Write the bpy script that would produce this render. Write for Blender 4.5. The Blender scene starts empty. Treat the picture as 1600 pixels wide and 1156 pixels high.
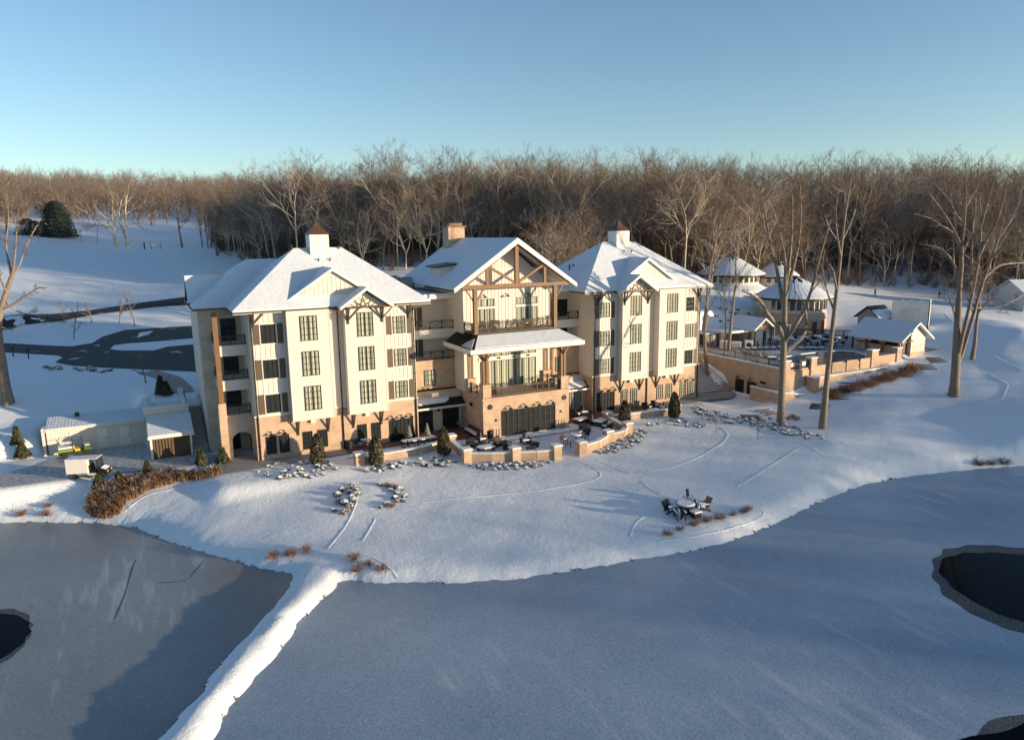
import bpy, bmesh, math, random
import numpy as np
from mathutils import Vector, Matrix
R = math.radians
scene = bpy.context.scene
COL = scene.collection

# ------------------------------------------------------------------ objects
def tag(o, label=None, cat=None, group=None, kind=None):
    if label: o['label'] = label
    if cat: o['category'] = cat
    if group: o['group'] = group
    if kind: o['kind'] = kind
    return o

def thing(name, label, cat, loc=(0, 0, 0), rz=0.0, group=None):
    o = bpy.data.objects.new(name, None)
    o.empty_display_size = 0.3
    COL.objects.link(o)
    o.location = loc
    o.rotation_euler = (0, 0, rz)
    return tag(o, label, cat, group)

class MB:
    """collects shapes; build() links them as one mesh object"""
    def __init__(s):
        s.v = []; s.f = []; s.m = []; s.mi = 0
    def add(s, vs, fs):
        n = len(s.v)
        s.v.extend([tuple(map(float, p)) for p in vs])
        for f in fs:
            s.f.append(tuple(i + n for i in f)); s.m.append(s.mi)
        return s
    def box(s, x0, x1, y0, y1, z0, z1):
        if x0 > x1: x0, x1 = x1, x0
        if y0 > y1: y0, y1 = y1, y0
        return s.add([(x0,y0,z0),(x1,y0,z0),(x1,y1,z0),(x0,y1,z0),(x0,y0,z1),(x1,y0,z1),(x1,y1,z1),(x0,y1,z1)],
                     [(3,2,1,0),(4,5,6,7),(0,1,5,4),(1,2,6,5),(2,3,7,6),(3,0,4,7)])
    def bar(s, a, b, w, h=None, up=(0,0,1)):
        """a rectangular beam from a to b"""
        h = h or w
        a = Vector(a); b = Vector(b); d = (b - a).normalized()
        u = Vector(up)
        if abs(d.dot(u)) > .98: u = Vector((0, 1, 0))
        r = d.cross(u).normalized(); u = r.cross(d).normalized()
        vs = []
        for p in (a, b):
            for i, j in ((-1,-1),(1,-1),(1,1),(-1,1)):
                vs.append(p + r*(i*w/2) + u*(j*h/2))
        return s.add(vs, [(0,1,2,3),(7,6,5,4),(4,5,1,0),(5,6,2,1),(6,7,3,2),(7,4,0,3)])
    def tube(s, pts, rad, n=6, cap=True):
        pts = [Vector(p) for p in pts]
        if not hasattr(rad, '__len__'): rad = [rad]*len(pts)
        base = len(s.v); vs = []
        for i, p in enumerate(pts):
            d = (pts[min(i+1, len(pts)-1)] - pts[max(i-1, 0)]).normalized()
            u = Vector((0,0,1)) if abs(d.z) < .9 else Vector((1,0,0))
            r = d.cross(u).normalized(); w = r.cross(d)
            for k in range(n):
                a = 2*math.pi*k/n
                vs.append(p + (r*math.cos(a) + w*math.sin(a))*rad[i])
        fs = []
        for i in range(len(pts)-1):
            for k in range(n):
                k2 = (k+1) % n
                fs.append((i*n+k, i*n+k2, (i+1)*n+k2, (i+1)*n+k))
        if cap:
            fs.append(tuple(range(n))[::-1]); fs.append(tuple((len(pts)-1)*n+k for k in range(n)))
        return s.add(vs, fs)
    def lathe(s, prof, n=24, c=(0,0,0), a0=0, a1=2*math.pi):
        full = abs(a1-a0-2*math.pi) < 1e-6
        m = n if full else n+1
        vs = []
        for r, z in prof:
            for k in range(m):
                a = a0 + (a1-a0)*k/n
                vs.append((c[0]+r*math.cos(a), c[1]+r*math.sin(a), c[2]+z))
        fs = []
        for i in range(len(prof)-1):
            for k in range(n):
                k2 = (k+1) % m
                fs.append((i*m+k, i*m+k2, (i+1)*m+k2, (i+1)*m+k))
        if full:
            fs.append(tuple(range(m))[::-1]); fs.append(tuple((len(prof)-1)*m+k for k in range(m)))
        return s.add(vs, fs)
    def prism(s, poly, axis, a, b):
        """poly of 2-D points extruded along an axis from a to b (y: (x,z), x: (y,z), z: (x,y))"""
        def P(p, t):
            return (p[0], t, p[1]) if axis == 'y' else (t, p[0], p[1]) if axis == 'x' else (p[0], p[1], t)
        n = len(poly)
        vs = [P(p, a) for p in poly] + [P(p, b) for p in poly]
        fs = [tuple(range(n))[::-1], tuple(range(n, 2*n))]
        for i in range(n):
            j = (i+1) % n
            fs.append((i, j, n+j, n+i))
        return s.add(vs, fs)
    def slab(s, faces, lo, hi):
        """roof faces (lists of 3-D points sharing corners) thickened from z+lo to z+hi"""
        key = {}; vs = []; fi = []
        for f in faces:
            ids = []
            for p in f:
                k = tuple(round(c, 3) for c in p)
                if k not in key: key[k] = len(vs); vs.append(k)
                ids.append(key[k])
            fi.append(ids)
        n = len(vs); cnt = {}
        for f in fi:
            for i in range(len(f)):
                e = (f[i], f[(i+1) % len(f)]); cnt[e] = cnt.get(e, 0) + 1
        al = [(x, y, z+hi) for x, y, z in vs] + [(x, y, z+lo) for x, y, z in vs]
        fs = [tuple(f) for f in fi] + [tuple(i+n for i in f[::-1]) for f in fi]
        for (a, b) in cnt:
            if (b, a) not in cnt: fs.append((a, a+n, b+n, b))
        return s.add(al, fs)
    def build(s, name, mat, parent=None, smooth=False, recalc=True, bevel=0):
        me = bpy.data.meshes.new(name)
        v = s.v
        if parent is not None and s.__dict__.get('world', False):
            l = parent.location
            v = [(p[0]-l[0], p[1]-l[1], p[2]-l[2]) for p in v]
        me.from_pydata(v, [], s.f)
        mats = mat if isinstance(mat, (list, tuple)) else [mat]
        for m in mats: me.materials.append(m)
        if len(mats) > 1: me.polygons.foreach_set('material_index', s.m)
        if recalc or bevel:
            bm = bmesh.new(); bm.from_mesh(me)
            if recalc: bmesh.ops.recalc_face_normals(bm, faces=bm.faces)
            if bevel: bmesh.ops.bevel(bm, geom=bm.edges[:], offset=bevel, segments=1, affect='EDGES')
            bm.to_mesh(me); bm.free()
        if smooth: me.polygons.foreach_set('use_smooth', [True]*len(me.polygons))
        me.update()
        o = bpy.data.objects.new(name, me); COL.objects.link(o)
        if parent is not None: o.parent = parent
        return o

def W():
    m = MB(); m.world = True
    return m

KIDS = {}
def copy_tree(o, parent=None):
    c = o.copy(); COL.objects.link(c)
    if parent is not None: c.parent = parent
    if not KIDS.get('ok'):
        pass
    for ch in list(o.children):
        copy_tree(ch, c)
    return c
def place(proto, loc, rz=0.0, label=None, group=None, sc=1.0, used=set()):
    """the first call moves the built thing itself, later calls copy it with its parts"""
    o = proto if proto.name not in used else copy_tree(proto)
    used.add(proto.name); used.add(o.name)
    o.location = loc; o.rotation_euler = (0, 0, rz)
    o.scale = (sc, sc, sc) if not hasattr(sc, '__len__') else sc
    tag(o, label, None, group)
    return o

# ------------------------------------------------------------------ materials
def mat(name, col, rough=.7, metal=0, noise=None, bump=None, spec=None, coat=0):
    """noise: (scale, second colour, contrast); bump: (scale, strength, distance)"""
    m = bpy.data.materials.new(name); m.use_nodes = True
    nt = m.node_tree; N = nt.nodes; L = nt.links
    b = N['Principled BSDF']
    b.inputs['Base Color'].default_value = (*col, 1)
    b.inputs['Roughness'].default_value = rough
    b.inputs['Metallic'].default_value = metal
    if spec is not None: b.inputs['Specular IOR Level'].default_value = spec
    tc = N.new('ShaderNodeTexCoord')
    if noise:
        n = N.new('ShaderNodeTexNoise'); n.inputs['Scale'].default_value = noise[0]
        n.inputs['Detail'].default_value = 6; n.inputs['Roughness'].default_value = .65
        L.new(tc.outputs['Object'], n.inputs['Vector'])
        r = N.new('ShaderNodeValToRGB')
        c = noise[2] if len(noise) > 2 else .2
        r.color_ramp.elements[0].position = .5-c; r.color_ramp.elements[1].position = .5+c
        r.color_ramp.elements[0].color = (*noise[1], 1); r.color_ramp.elements[1].color = (*col, 1)
        L.new(n.outputs['Fac'], r.inputs['Fac']); L.new(r.outputs['Color'], b.inputs['Base Color'])
    if bump:
        n = N.new('ShaderNodeTexNoise'); n.inputs['Scale'].default_value = bump[0]
        n.inputs['Detail'].default_value = 5
        L.new(tc.outputs['Object'], n.inputs['Vector'])
        bp = N.new('ShaderNodeBump'); bp.inputs['Strength'].default_value = bump[1]; bp.inputs['Distance'].default_value = bump[2]
        L.new(n.outputs['Fac'], bp.inputs['Height']); L.new(bp.outputs['Normal'], b.inputs['Normal'])
    return m

def brick_mat(name, c1, c2, mortar, scale=1.0):
    m = mat(name, c1, .85); nt = m.node_tree; N = nt.nodes; L = nt.links; b = N['Principled BSDF']
    tc = N.new('ShaderNodeTexCoord'); geo = N.new('ShaderNodeNewGeometry')
    sep = N.new('ShaderNodeSeparateXYZ'); L.new(geo.outputs['Position'], sep.inputs[0])
    ad = N.new('ShaderNodeMath'); ad.operation = 'ADD'
    L.new(sep.outputs[0], ad.inputs[0]); L.new(sep.outputs[1], ad.inputs[1])
    cmb = N.new('ShaderNodeCombineXYZ'); L.new(ad.outputs[0], cmb.inputs[0]); L.new(sep.outputs[2], cmb.inputs[1])
    br = N.new('ShaderNodeTexBrick'); br.inputs['Scale'].default_value = 1/scale
    br.inputs['Color1'].default_value = (*c1, 1); br.inputs['Color2'].default_value = (*c2, 1); br.inputs['Mortar'].default_value = (*mortar, 1)
    br.inputs['Brick Width'].default_value = .42; br.inputs['Row Height'].default_value = .15; br.inputs['Mortar Size'].default_value = .014
    L.new(cmb.outputs[0], br.inputs['Vector'])
    n = N.new('ShaderNodeTexNoise'); n.inputs['Scale'].default_value = .9; n.inputs['Detail'].default_value = 7
    L.new(geo.outputs['Position'], n.inputs['Vector'])
    mx = N.new('ShaderNodeMix'); mx.data_type = 'RGBA'; mx.blend_type = 'MULTIPLY'; mx.inputs[0].default_value = .55
    rp = N.new('ShaderNodeValToRGB'); rp.color_ramp.elements[0].position = .3; rp.color_ramp.elements[1].position = .7
    rp.color_ramp.elements[0].color = (.62, .6, .58, 1); rp.color_ramp.elements[1].color = (1.1, 1.1, 1.1, 1)
    L.new(n.outputs['Fac'], rp.inputs[0]); L.new(br.outputs['Color'], mx.inputs[6]); L.new(rp.outputs[0], mx.inputs[7])
    L.new(mx.outputs[2], b.inputs['Base Color'])
    bp = N.new('ShaderNodeBump'); bp.inputs['Strength'].default_value = .5; bp.inputs['Distance'].default_value = .02
    L.new(br.outputs['Fac'], bp.inputs['Height']); bp.invert = True
    L.new(bp.outputs['Normal'], b.inputs['Normal'])
    return m

def snow_mat(name, bumps, col=(.77, .81, .86), rough=.55):
    """snow with clumps at several scales: bumps = [(scale, distance), ...] in metres"""
    m = mat(name, col, rough, spec=.3); nt = m.node_tree; N = nt.nodes; L = nt.links; b = N['Principled BSDF']
    geo = N.new('ShaderNodeNewGeometry'); prev = None
    for sc, di in bumps:
        n = N.new('ShaderNodeTexNoise'); n.inputs['Scale'].default_value = sc; n.inputs['Detail'].default_value = 6; n.inputs['Roughness'].default_value = .6
        L.new(geo.outputs['Position'], n.inputs['Vector'])
        bp = N.new('ShaderNodeBump'); bp.inputs['Strength'].default_value = 1; bp.inputs['Distance'].default_value = di
        L.new(n.outputs['Fac'], bp.inputs['Height'])
        if prev: L.new(prev.outputs['Normal'], bp.inputs['Normal'])
        prev = bp
    L.new(prev.outputs['Normal'], b.inputs['Normal'])
    return m

def snowy(name, col, rough=.8, lo=.35, hi=.6, noise=None, nscale=3.0, bump=None):
    """any surface with snow lying where it faces up"""
    m = mat(name, col, rough, noise=noise, bump=bump); nt = m.node_tree; N = nt.nodes; L = nt.links; b = N['Principled BSDF']
    geo = N.new('ShaderNodeNewGeometry'); sep = N.new('ShaderNodeSeparateXYZ'); L.new(geo.outputs['Normal'], sep.inputs[0])
    n = N.new('ShaderNodeTexNoise'); n.inputs['Scale'].default_value = nscale; L.new(geo.outputs['Position'], n.inputs['Vector'])
    ma = N.new('ShaderNodeMath'); ma.operation = 'MULTIPLY_ADD'; ma.inputs[1].default_value = .9; ma.inputs[2].default_value = -.45
    L.new(n.outputs['Fac'], ma.inputs[0])
    ad = N.new('ShaderNodeMath'); ad.operation = 'ADD'; L.new(sep.outputs[2], ad.inputs[0]); L.new(ma.outputs[0], ad.inputs[1])
    mr = N.new('ShaderNodeMapRange'); mr.inputs[1].default_value = lo; mr.inputs[2].default_value = hi
    L.new(ad.outputs[0], mr.inputs[0])
    mx = N.new('ShaderNodeMix'); mx.data_type = 'RGBA'
    L.new(mr.outputs[0], mx.inputs[0])
    src = b.inputs['Base Color'].links[0].from_socket if b.inputs['Base Color'].is_linked else None
    if src: L.new(src, mx.inputs[6])
    else: mx.inputs[6].default_value = (*col, 1)
    mx.inputs[7].default_value = (.82, .83, .85, 1)
    L.new(mx.outputs[2], b.inputs['Base Color'])
    return m

def glass_mat(name, tint, refl=.25):
    m = bpy.data.materials.new(name); m.use_nodes = True
    nt = m.node_tree; N = nt.nodes; L = nt.links
    N.remove(N['Principled BSDF']); out = N['Material Output']
    t = N.new('ShaderNodeBsdfTransparent'); t.inputs[0].default_value = (*tint, 1)
    g = N.new('ShaderNodeBsdfGlossy'); g.inputs['Roughness'].default_value = .03; g.inputs[0].default_value = (.9, .95, 1, 1)
    fr = N.new('ShaderNodeLayerWeight'); fr.inputs[0].default_value = refl
    mx = N.new('ShaderNodeMixShader'); L.new(fr.outputs['Fresnel'], mx.inputs[0]); L.new(t.outputs[0], mx.inputs[1]); L.new(g.outputs[0], mx.inputs[2])
    L.new(mx.outputs[0], out.inputs[0])
    return m

M = {}
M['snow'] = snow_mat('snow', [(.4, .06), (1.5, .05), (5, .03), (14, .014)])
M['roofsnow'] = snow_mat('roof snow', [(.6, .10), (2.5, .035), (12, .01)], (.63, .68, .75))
M['white'] = mat('white boards', (.63, .585, .53), .6, noise=(1.3, (.56, .52, .465), .3))
M['stucco'] = mat('cream render', (.63, .58, .52), .7, noise=(.9, (.57, .525, .465), .3), bump=(20, .2, .01))
M['trim'] = mat('white trim', (.66, .64, .59), .5)
M['brick'] = brick_mat('painted tan brick', (.54, .38, .27), (.45, .31, .215), (.50, .37, .28))
M['greybrick'] = brick_mat('pale brick', (.60, .50, .41), (.50, .41, .335), (.55, .48, .4))
M['wood'] = mat('stained timber', (.20, .105, .045), .6, noise=(3, (.13, .065, .028), .25))
M['darkwood'] = mat('dark brown timber', (.075, .045, .028), .6, noise=(4, (.045, .028, .018), .25))
M['bronze'] = mat('dark bronze metal', (.022, .018, .015), .4, .3)
M['black'] = mat('black metal', (.018, .018, .02), .45, .2)
M['shutter'] = mat('brown shutter wood', (.11, .068, .042), .6, noise=(6, (.075, .046, .028), .25))
M['curtain'] = None
M['glass'] = glass_mat('window glass', (.90, .93, .94), .16)
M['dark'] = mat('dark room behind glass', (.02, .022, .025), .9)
M['metalroof'] = mat('dark standing seam roof', (.022, .018, .016), .38, .5)
M['concrete'] = mat('concrete', (.36, .33, .30), .85, noise=(1.5, (.27, .25, .23), .25))
M['paver'] = mat('brick paver red', (.20, .085, .06), .85, noise=(3, (.14, .06, .045), .25))
M['asphalt'] = snowy('wet asphalt with snow streaks', (.022, .023, .026), .75, 1.17, 1.24, noise=(2, (.014, .015, .017), .3), nscale=.35)
def curtain_mat():
    m = mat('curtain with painted folds', (.56, .52, .42), .9); nt = m.node_tree; N = nt.nodes; L = nt.links; b = N['Principled BSDF']
    geo = N.new('ShaderNodeNewGeometry'); n = N.new('ShaderNodeTexNoise'); n.noise_dimensions = '1D'; n.inputs['Scale'].default_value = 5.0; n.inputs['Detail'].default_value = 2
    sp = N.new('ShaderNodeSeparateXYZ'); L.new(geo.outputs['Position'], sp.inputs[0]); L.new(sp.outputs[0], n.inputs['W'])
    r = N.new('ShaderNodeValToRGB'); r.color_ramp.elements[0].position = .38; r.color_ramp.elements[1].position = .62
    r.color_ramp.elements[0].color = (.22, .2, .15, 1); r.color_ramp.elements[1].color = (.70, .65, .50, 1)  # light and shade of the folds painted as vertical stripes
    L.new(n.outputs['Fac'], r.inputs[0]); L.new(r.outputs[0], b.inputs['Base Color'])
    return m
M['curtain'] = curtain_mat()

# ------------------------------------------------------------------ camera
CP = dict(f=1130.43, pitch=.1877, roll=-.0122, yaw=.4728, loc=Vector((-8.4915, -69.3885, 20.9164)))
def _axes():
    ya, pi, ro = CP['yaw'], CP['pitch'], CP['roll']
    fh = Vector((math.sin(ya), math.cos(ya), 0)); r = Vector((math.cos(ya), -math.sin(ya), 0))
    fw = fh*math.cos(pi) + Vector((0, 0, -math.sin(pi))); up = r.cross(fw)
    return r*math.cos(ro)+up*math.sin(ro), -r*math.sin(ro)+up*math.cos(ro), fw
AR, AU, AF = _axes()
cam = bpy.data.cameras.new('camera'); camo = bpy.data.objects.new('camera', cam); COL.objects.link(camo)
cam.sensor_width = 36; cam.lens = 36*CP['f']/1600; cam.clip_end = 9000; cam.clip_start = .5
camo.matrix_world = Matrix(((AR.x, AU.x, -AF.x, CP['loc'].x), (AR.y, AU.y, -AF.y, CP['loc'].y), (AR.z, AU.z, -AF.z, CP['loc'].z), (0, 0, 0, 1)))
scene.camera = camo
def ray(u, v):
    return AF + AR*((u-800)/CP['f']) + AU*((578-v)/CP['f'])
def onz(u, v, z):
    d = ray(u, v); return CP['loc'] + d*((z-CP['loc'].z)/d.z)
def ony(u, v, y):
    d = ray(u, v); return CP['loc'] + d*((y-CP['loc'].y)/d.y)
def onx(u, v, x):
    d = ray(u, v); return CP['loc'] + d*((x-CP['loc'].x)/d.x)
def ond(u, v, D):
    """the point at horizontal distance D along a ray"""
    d = ray(u, v); return CP['loc'] + d*(D/math.hypot(d.x, d.y))

# ------------------------------------------------------------------ light
SUN_EL, SUN_AZ = 5.6, 45.0      # azimuth measured from -Y (the front of the hotel) towards +X
sd = Vector((math.sin(R(SUN_AZ))*math.cos(R(SUN_EL)), -math.cos(R(SUN_AZ))*math.cos(R(SUN_EL)), math.sin(R(SUN_EL))))
sl = bpy.data.lights.new('sun', 'SUN'); sl.energy = 4.7; sl.angle = R(.53); sl.color = (1, .785, .52)
so = bpy.data.objects.new('sun', sl); COL.objects.link(so)
so.rotation_euler = sd.to_track_quat('Z', 'Y').to_euler()
wd = bpy.data.worlds.new('World'); scene.world = wd; wd.use_nodes = True
wn = wd.node_tree.nodes; wl = wd.node_tree.links
sky = wn.new('ShaderNodeTexSky'); sky.sky_type = 'NISHITA'; sky.sun_disc = False
sky.sun_elevation = R(SUN_EL); sky.sun_rotation = math.atan2(sd.x, sd.y)
sky.air_density = .8; sky.dust_density = .3; sky.ozone_density = 1.8; sky.altitude = 0
bg = wn['Background']; bg.inputs[1].default_value = .15
wl.new(sky.outputs[0], bg.inputs[0])
vs = scene.view_settings; vs.view_transform = 'Standard'; vs.look = 'None'; vs.exposure = .78; vs.gamma = 1
scene.cycles.max_bounces = 6; scene.cycles.transparent_max_bounces = 8
# ------------------------------------------------------------------ terrain
POND = -2.2
rng = np.random.default_rng(7)
rnd = random.Random(11)
def xy(u, v, z=POND):
    p = onz(u, v, z); return (p.x, p.y)
shore_r = [(534,906),(560,905),(585,909),(620,909),(700,911),(800,905),(900,890),(950,882),(1003,872),(1050,866),(1092,858),(1135,847),(1173,834),(1226,811),(1259,793),(1316,769),(1356,755),(1417,744),(1478,737),(1540,731),(1600,727)]
dam_r = [(328,1156),(348,1120),(372,1086),(400,1056),(440,1012),(464,976),(508,932)]
shore_l = [(0,816),(60,815),(132,816),(188,820),(216,824),(260,844),(332,866),(400,884),(464,896)]
dam_l = [(440,936),(412,968),(384,1000),(348,1036),(312,1088),(248,1156)]
def ext(a, b, t):
    return (a[0]+(a[0]-b[0])*t, a[1]+(a[1]-b[1])*t)
RP = [xy(*p) for p in dam_r + shore_r]; LP = [xy(*p) for p in shore_l + dam_l]
e1 = ext(RP[0], RP[3], 14); e2 = ext(LP[-1], LP[-4], 14)
RP = [e1] + RP + [ext(RP[-1], RP[-4], 2.0), (100, -47), (112, -75), (95, -115), (50, -150), (10, -160)]
LP = LP + [e2, (-120, -150), (-190, -60), (-150, 0), ext(LP[0], LP[2], 6)]
def sdist(px, py, poly):
    d = np.full(px.shape, 1e9); inside = np.zeros(px.shape, bool)
    n = len(poly)
    for i in range(n):
        ax, ay = poly[i]; bx, by = poly[(i+1) % n]
        ex, ey = bx-ax, by-ay; l2 = ex*ex+ey*ey
        t = np.clip(((px-ax)*ex+(py-ay)*ey)/l2, 0, 1)
        d = np.minimum(d, np.hypot(px-ax-t*ex, py-ay-t*ey))
        c = ((ay > py) != (by > py))
        with np.errstate(divide='ignore', invalid='ignore'):
            c &= px < (bx-ax)*(py-ay)/(by-ay if by != ay else 1e-9)+ax
        inside ^= c
    return np.where(inside, -d, d)

CT = []
def cpx(*rows):
    for u, v, z in rows:
        p = onz(u, v, z); CT.append((p.x, p.y, z))
def cpd(*rows):
    for u, v, D in rows:
        p = ond(u, v, D); CT.append((p.x, p.y, p.z))
# level pad round the hotel
for x in (-3, 5, 12, 20, 27, 34, 42, 50, 56):
    for y in (-5, 0, 6, 12): CT.append((x, y, 0))
for x in (4, 16, 28, 40, 52): CT.append((x, 22, 4.2)); CT.append((x, 32, 4.4))
CT += [(-6, 26, 4.3), (-8, 20, 3.9), (-6.5, 7, 0.9), (-6.5, 13, 2.6), (-7, 3, 0)]
# lawn and shores
cpx((560,725,-.15),(640,722,-.15),(730,715,-.15),(800,715,-.15),(880,705,-.15),(950,680,-.1),(1000,655,-.1),(1100,645,-.1),(1160,640,-.1))
cpx((500,745,-.35),(400,735,-.2),(650,800,-1.2),(800,780,-1.0),(900,770,-.95),(1000,720,-.65),(1100,715,-.6),(1160,690,-.35),(1070,797,-1.25),(1000,830,-1.6),(1150,800,-1.4),(700,860,-1.55),(560,830,-1.35),(500,800,-1.0),(420,800,-1.1),(330,780,-.95),(300,830,-1.5),(200,790,-1.0),(440,860,-1.5),(1230,750,-1.0),(1300,730,-.8),(1300,690,.2))
for p in shore_r[1:] + shore_l: CT.append((*xy(p[0], p[1], -1.85), -1.8))
for i in range(0, 7):
    a = dam_l[min(i, 5)]; b = dam_r[::-1][i]
    p, q = xy(*a), xy(*b); CT.append(((p[0]+q[0])/2, (p[1]+q[1])/2, -1.6))
CT.append(((e1[0]+e2[0])/2, (e1[1]+e2[1])/2, -1.6))
cpx((545,885,-1.5),(520,860,-1.4))
# service yard and the slope on the left
cpx((230,705,-.1),(140,745,-.3),(60,735,-.3),(0,735,-.2),(100,800,-1.4),(30,790,-1.3),(200,740,-.2),(300,715,0),(20,700,.9),(35,660,2.3),(0,640,2.9),(40,630,2.9),(120,620,3.0),(200,610,3.2))
CT += [(-18,16,2.5),(-14,16,2.5),(-10,16,2.7),(-21,15,2.2)]
cpx((100,590,3.8),(200,580,4.0),(280,595,4.0),(30,600,3.7),(100,560,4.2),(200,545,4.3),(280,540,4.3),(20,545,4.3),(100,510,4.9),(220,505,4.8),(0,500,5.2))
cpd((30,480,158),(150,490,150),(250,476,160),(100,450,192),(220,440,200),(60,415,222),(180,410,228),(290,440,195),(60,388,260),(140,395,255),(220,397,250),(290,398,246),(360,400,240),(420,402,230))
cpd((30,372,330),(130,378,330),(230,388,325),(300,388,320),(40,342,430),(150,340,450),(260,335,470),(330,350,420),(420,385,300))
cpd((20,306,700),(100,304,720),(200,304,760),(300,306,760),(380,314,680),(20,291,900),(200,289,960),(380,295,900),(500,297,900))
# ground behind the hotel, climbing into the wood
cpd((480,410,175),(560,405,175),(620,402,175),(700,400,172),(850,402,168),(900,415,160),(1060,430,150))
cpd((560,385,250),(700,378,250),(900,375,240),(1100,378,235),(1300,380,235),(1500,385,235))
cpd((600,345,400),(800,340,400),(1000,338,400),(1200,340,400),(1400,345,400),(1600,350,400))
cpd((700,320,700),(1000,318,700),(1300,318,700),(1600,322,700),(1800,330,600))
# right: pool level, slope and field
for x in (63, 70, 80, 90):
    for y in (-3, 6, 13): CT.append((x, y, 3.9))
CT += [(58, -3, -.1), (59, -9, -.2), (63, -9.6, .2), (66, -10.2, 1.0), (72, -10, 1.7), (78, -9.6, 2.2), (82, -9, 3.0), (88, -9.5, 3.6), (57, 3, .0), (58, 10, 3.4)]
cpx((1150,614,-.1),(1240,655,-.2),(1490,618,1.6),(1380,655,.9),(1420,695,-.2),(1600,685,.3),(1600,600,2.4))
cpd((1130,520,105),(1120,490,122),(1160,500,118),(1400,480,150),(1340,470,160),(1480,490,140),(1560,500,132),(1600,510,124),(1340,446,192),(1420,458,190),(1500,468,190),(1590,478,184),(1700,500,170),(1800,560,140),(1750,650,90),(1250,440,180),(1280,505,118),(1180,470,135))
CT += [(122, -60, -.5), (140, -40, 1), (160, 0, 3), (230, -60, 2), (300, -150, 2), (125,-100,-.8), (140,-130,-.5), (110,-160,-.8), (160,-170,0), (-60, 40, 5.5), (-120, 30, 5), (-200, 40, 6), (-60, 10, 2.5), (-100, 10, 1), (-80, -5, -1)]
for a in range(0, 360, 20):
    CT.append((2600*math.cos(R(a)), 2600*math.sin(R(a)), 40 if 0 < a < 180 else 0))
CT = np.array(CT)
# linear radial basis through the control points
D0 = np.hypot(CT[:, None, 0]-CT[None, :, 0], CT[:, None, 1]-CT[None, :, 1])
A = np.zeros((len(CT)+1,)*2); A[:-1, :-1] = -D0 + np.eye(len(CT))*2.0; A[-1, :-1] = 1; A[:-1, -1] = 1
wts = np.linalg.solve(A, np.append(CT[:, 2], 0))
def base_h(X, Y):
    Z = np.full(X.shape, wts[-1])
    for (cx, cy, _), w in zip(CT, wts[:-1]): Z -= w*np.hypot(X-cx, Y-cy)
    return Z
def axis(lo, hi, st, far, g):
    a = list(np.arange(lo, hi+1e-6, st)); s = st
    while a[-1] < far: s *= g; a.append(a[-1]+s)
    s = st; b = []; x = lo
    while x > -far: s *= g; x -= s; b.append(x)
    return np.array(b[::-1]+a)
GX = axis(-42, 92, .5, 2400, 1.075); GY = axis(-66, 32, .5, 2400, 1.075)
XX, YY = np.meshgrid(GX, GY, indexing='ij')
ZZ = base_h(XX, YY)
ph = rng.uniform(0, 6.28, 40); dr = rng.uniform(0, 6.28, 40); wl_ = rng.uniform(2.2, 14, 40)
for i in range(40):
    ZZ += .0016*wl_[i]**.7*np.sin((XX*np.cos(dr[i])+YY*np.sin(dr[i]))*6.28/wl_[i]+ph[i])
# flatten: hotel pad, pool deck
def flat(x0, x1, y0, y1, z, fall):
    global ZZ
    dx = np.maximum(np.maximum(x0-XX, XX-x1), 0); dy = np.maximum(np.maximum(y0-YY, YY-y1), 0)
    t = np.clip(np.hypot(dx, dy)/fall, 0, 1); t = t*t*(3-2*t)
    ZZ = z*(1-t)+ZZ*t
flat(-3.5, 57, -5.5, 12, -.06, 2.5)
flat(54, 60.0, -5.5, 1.0, -.25, 2.0)
flat(61.25, 91, -6.9, 22, 3.9, .75)
flat(-45, 12, 30, 78, 4.3, 14)
flat(-26, -4.2, 3.0, 12.3, -.1, 1.5)
flat(-9, -3.9, 13, 22, 4.0, 1.5)
flat(-18.3, -9.2, 11.5, 15.4, -.1, .6)
sr = sdist(XX, YY, RP); sl_ = sdist(XX, YY, LP); sdm = np.minimum(sr, sl_)
jag = .07*np.sin(XX*2.1+YY*1.3)+.06*np.sin(XX*3.7-YY*2.9+1)+.05*np.sin(XX*6.1+YY*5.3)
sdm = sdm + jag
t = np.clip(sdm/np.where((np.abs(sr) < 8) & (np.abs(sl_) < 8), .8, 1.7), 0, 1); t = 1-(1-t)**2
ZZ = np.where(sdm > 0, POND + (np.maximum(ZZ, POND+.30)-POND)*t, POND - np.minimum(-sdm, 2.5)*.45)
ZZ = np.where((np.abs(sr) < 7) & (np.abs(sl_) < 7) & (YY < -24) & (sdm > .4), ZZ + .05*np.sin(XX*3.3+1.7*YY)*np.sin(YY*2.6-XX*.7) + .04*np.sin(XX*5.9)*np.sin(YY*6.7), ZZ)
def gz(x, y):
    i = min(max(int(np.searchsorted(GX, x))-1, 0), len(GX)-2); j = min(max(int(np.searchsorted(GY, y))-1, 0), len(GY)-2)
    a = (x-GX[i])/(GX[i+1]-GX[i]); b = (y-GY[j])/(GY[j+1]-GY[j])
    return float((ZZ[i, j]*(1-a)+ZZ[i+1, j]*a)*(1-b)+(ZZ[i, j+1]*(1-a)+ZZ[i+1, j+1]*a)*b)
def at(u, v, dmin=25.0, dmax=1500.0):
    """the point of the ground seen at a photo pixel"""
    d = ray(u, v); d = d/math.hypot(d.x, d.y); o = CP['loc']; s = dmin; st = .4
    while s < dmax:
        p = o + d*s
        if p.z <= gz(p.x, p.y):
            lo, hi = s-st, s
            for _ in range(14):
                m = (lo+hi)/2; p = o + d*m
                if p.z <= gz(p.x, p.y): hi = m
                else: lo = m
            p = o+d*hi; return Vector((p.x, p.y, gz(p.x, p.y)))
        st = max(.4, s*.004); s += st
    p = o+d*dmax; return Vector((p.x, p.y, gz(p.x, p.y)))
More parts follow.
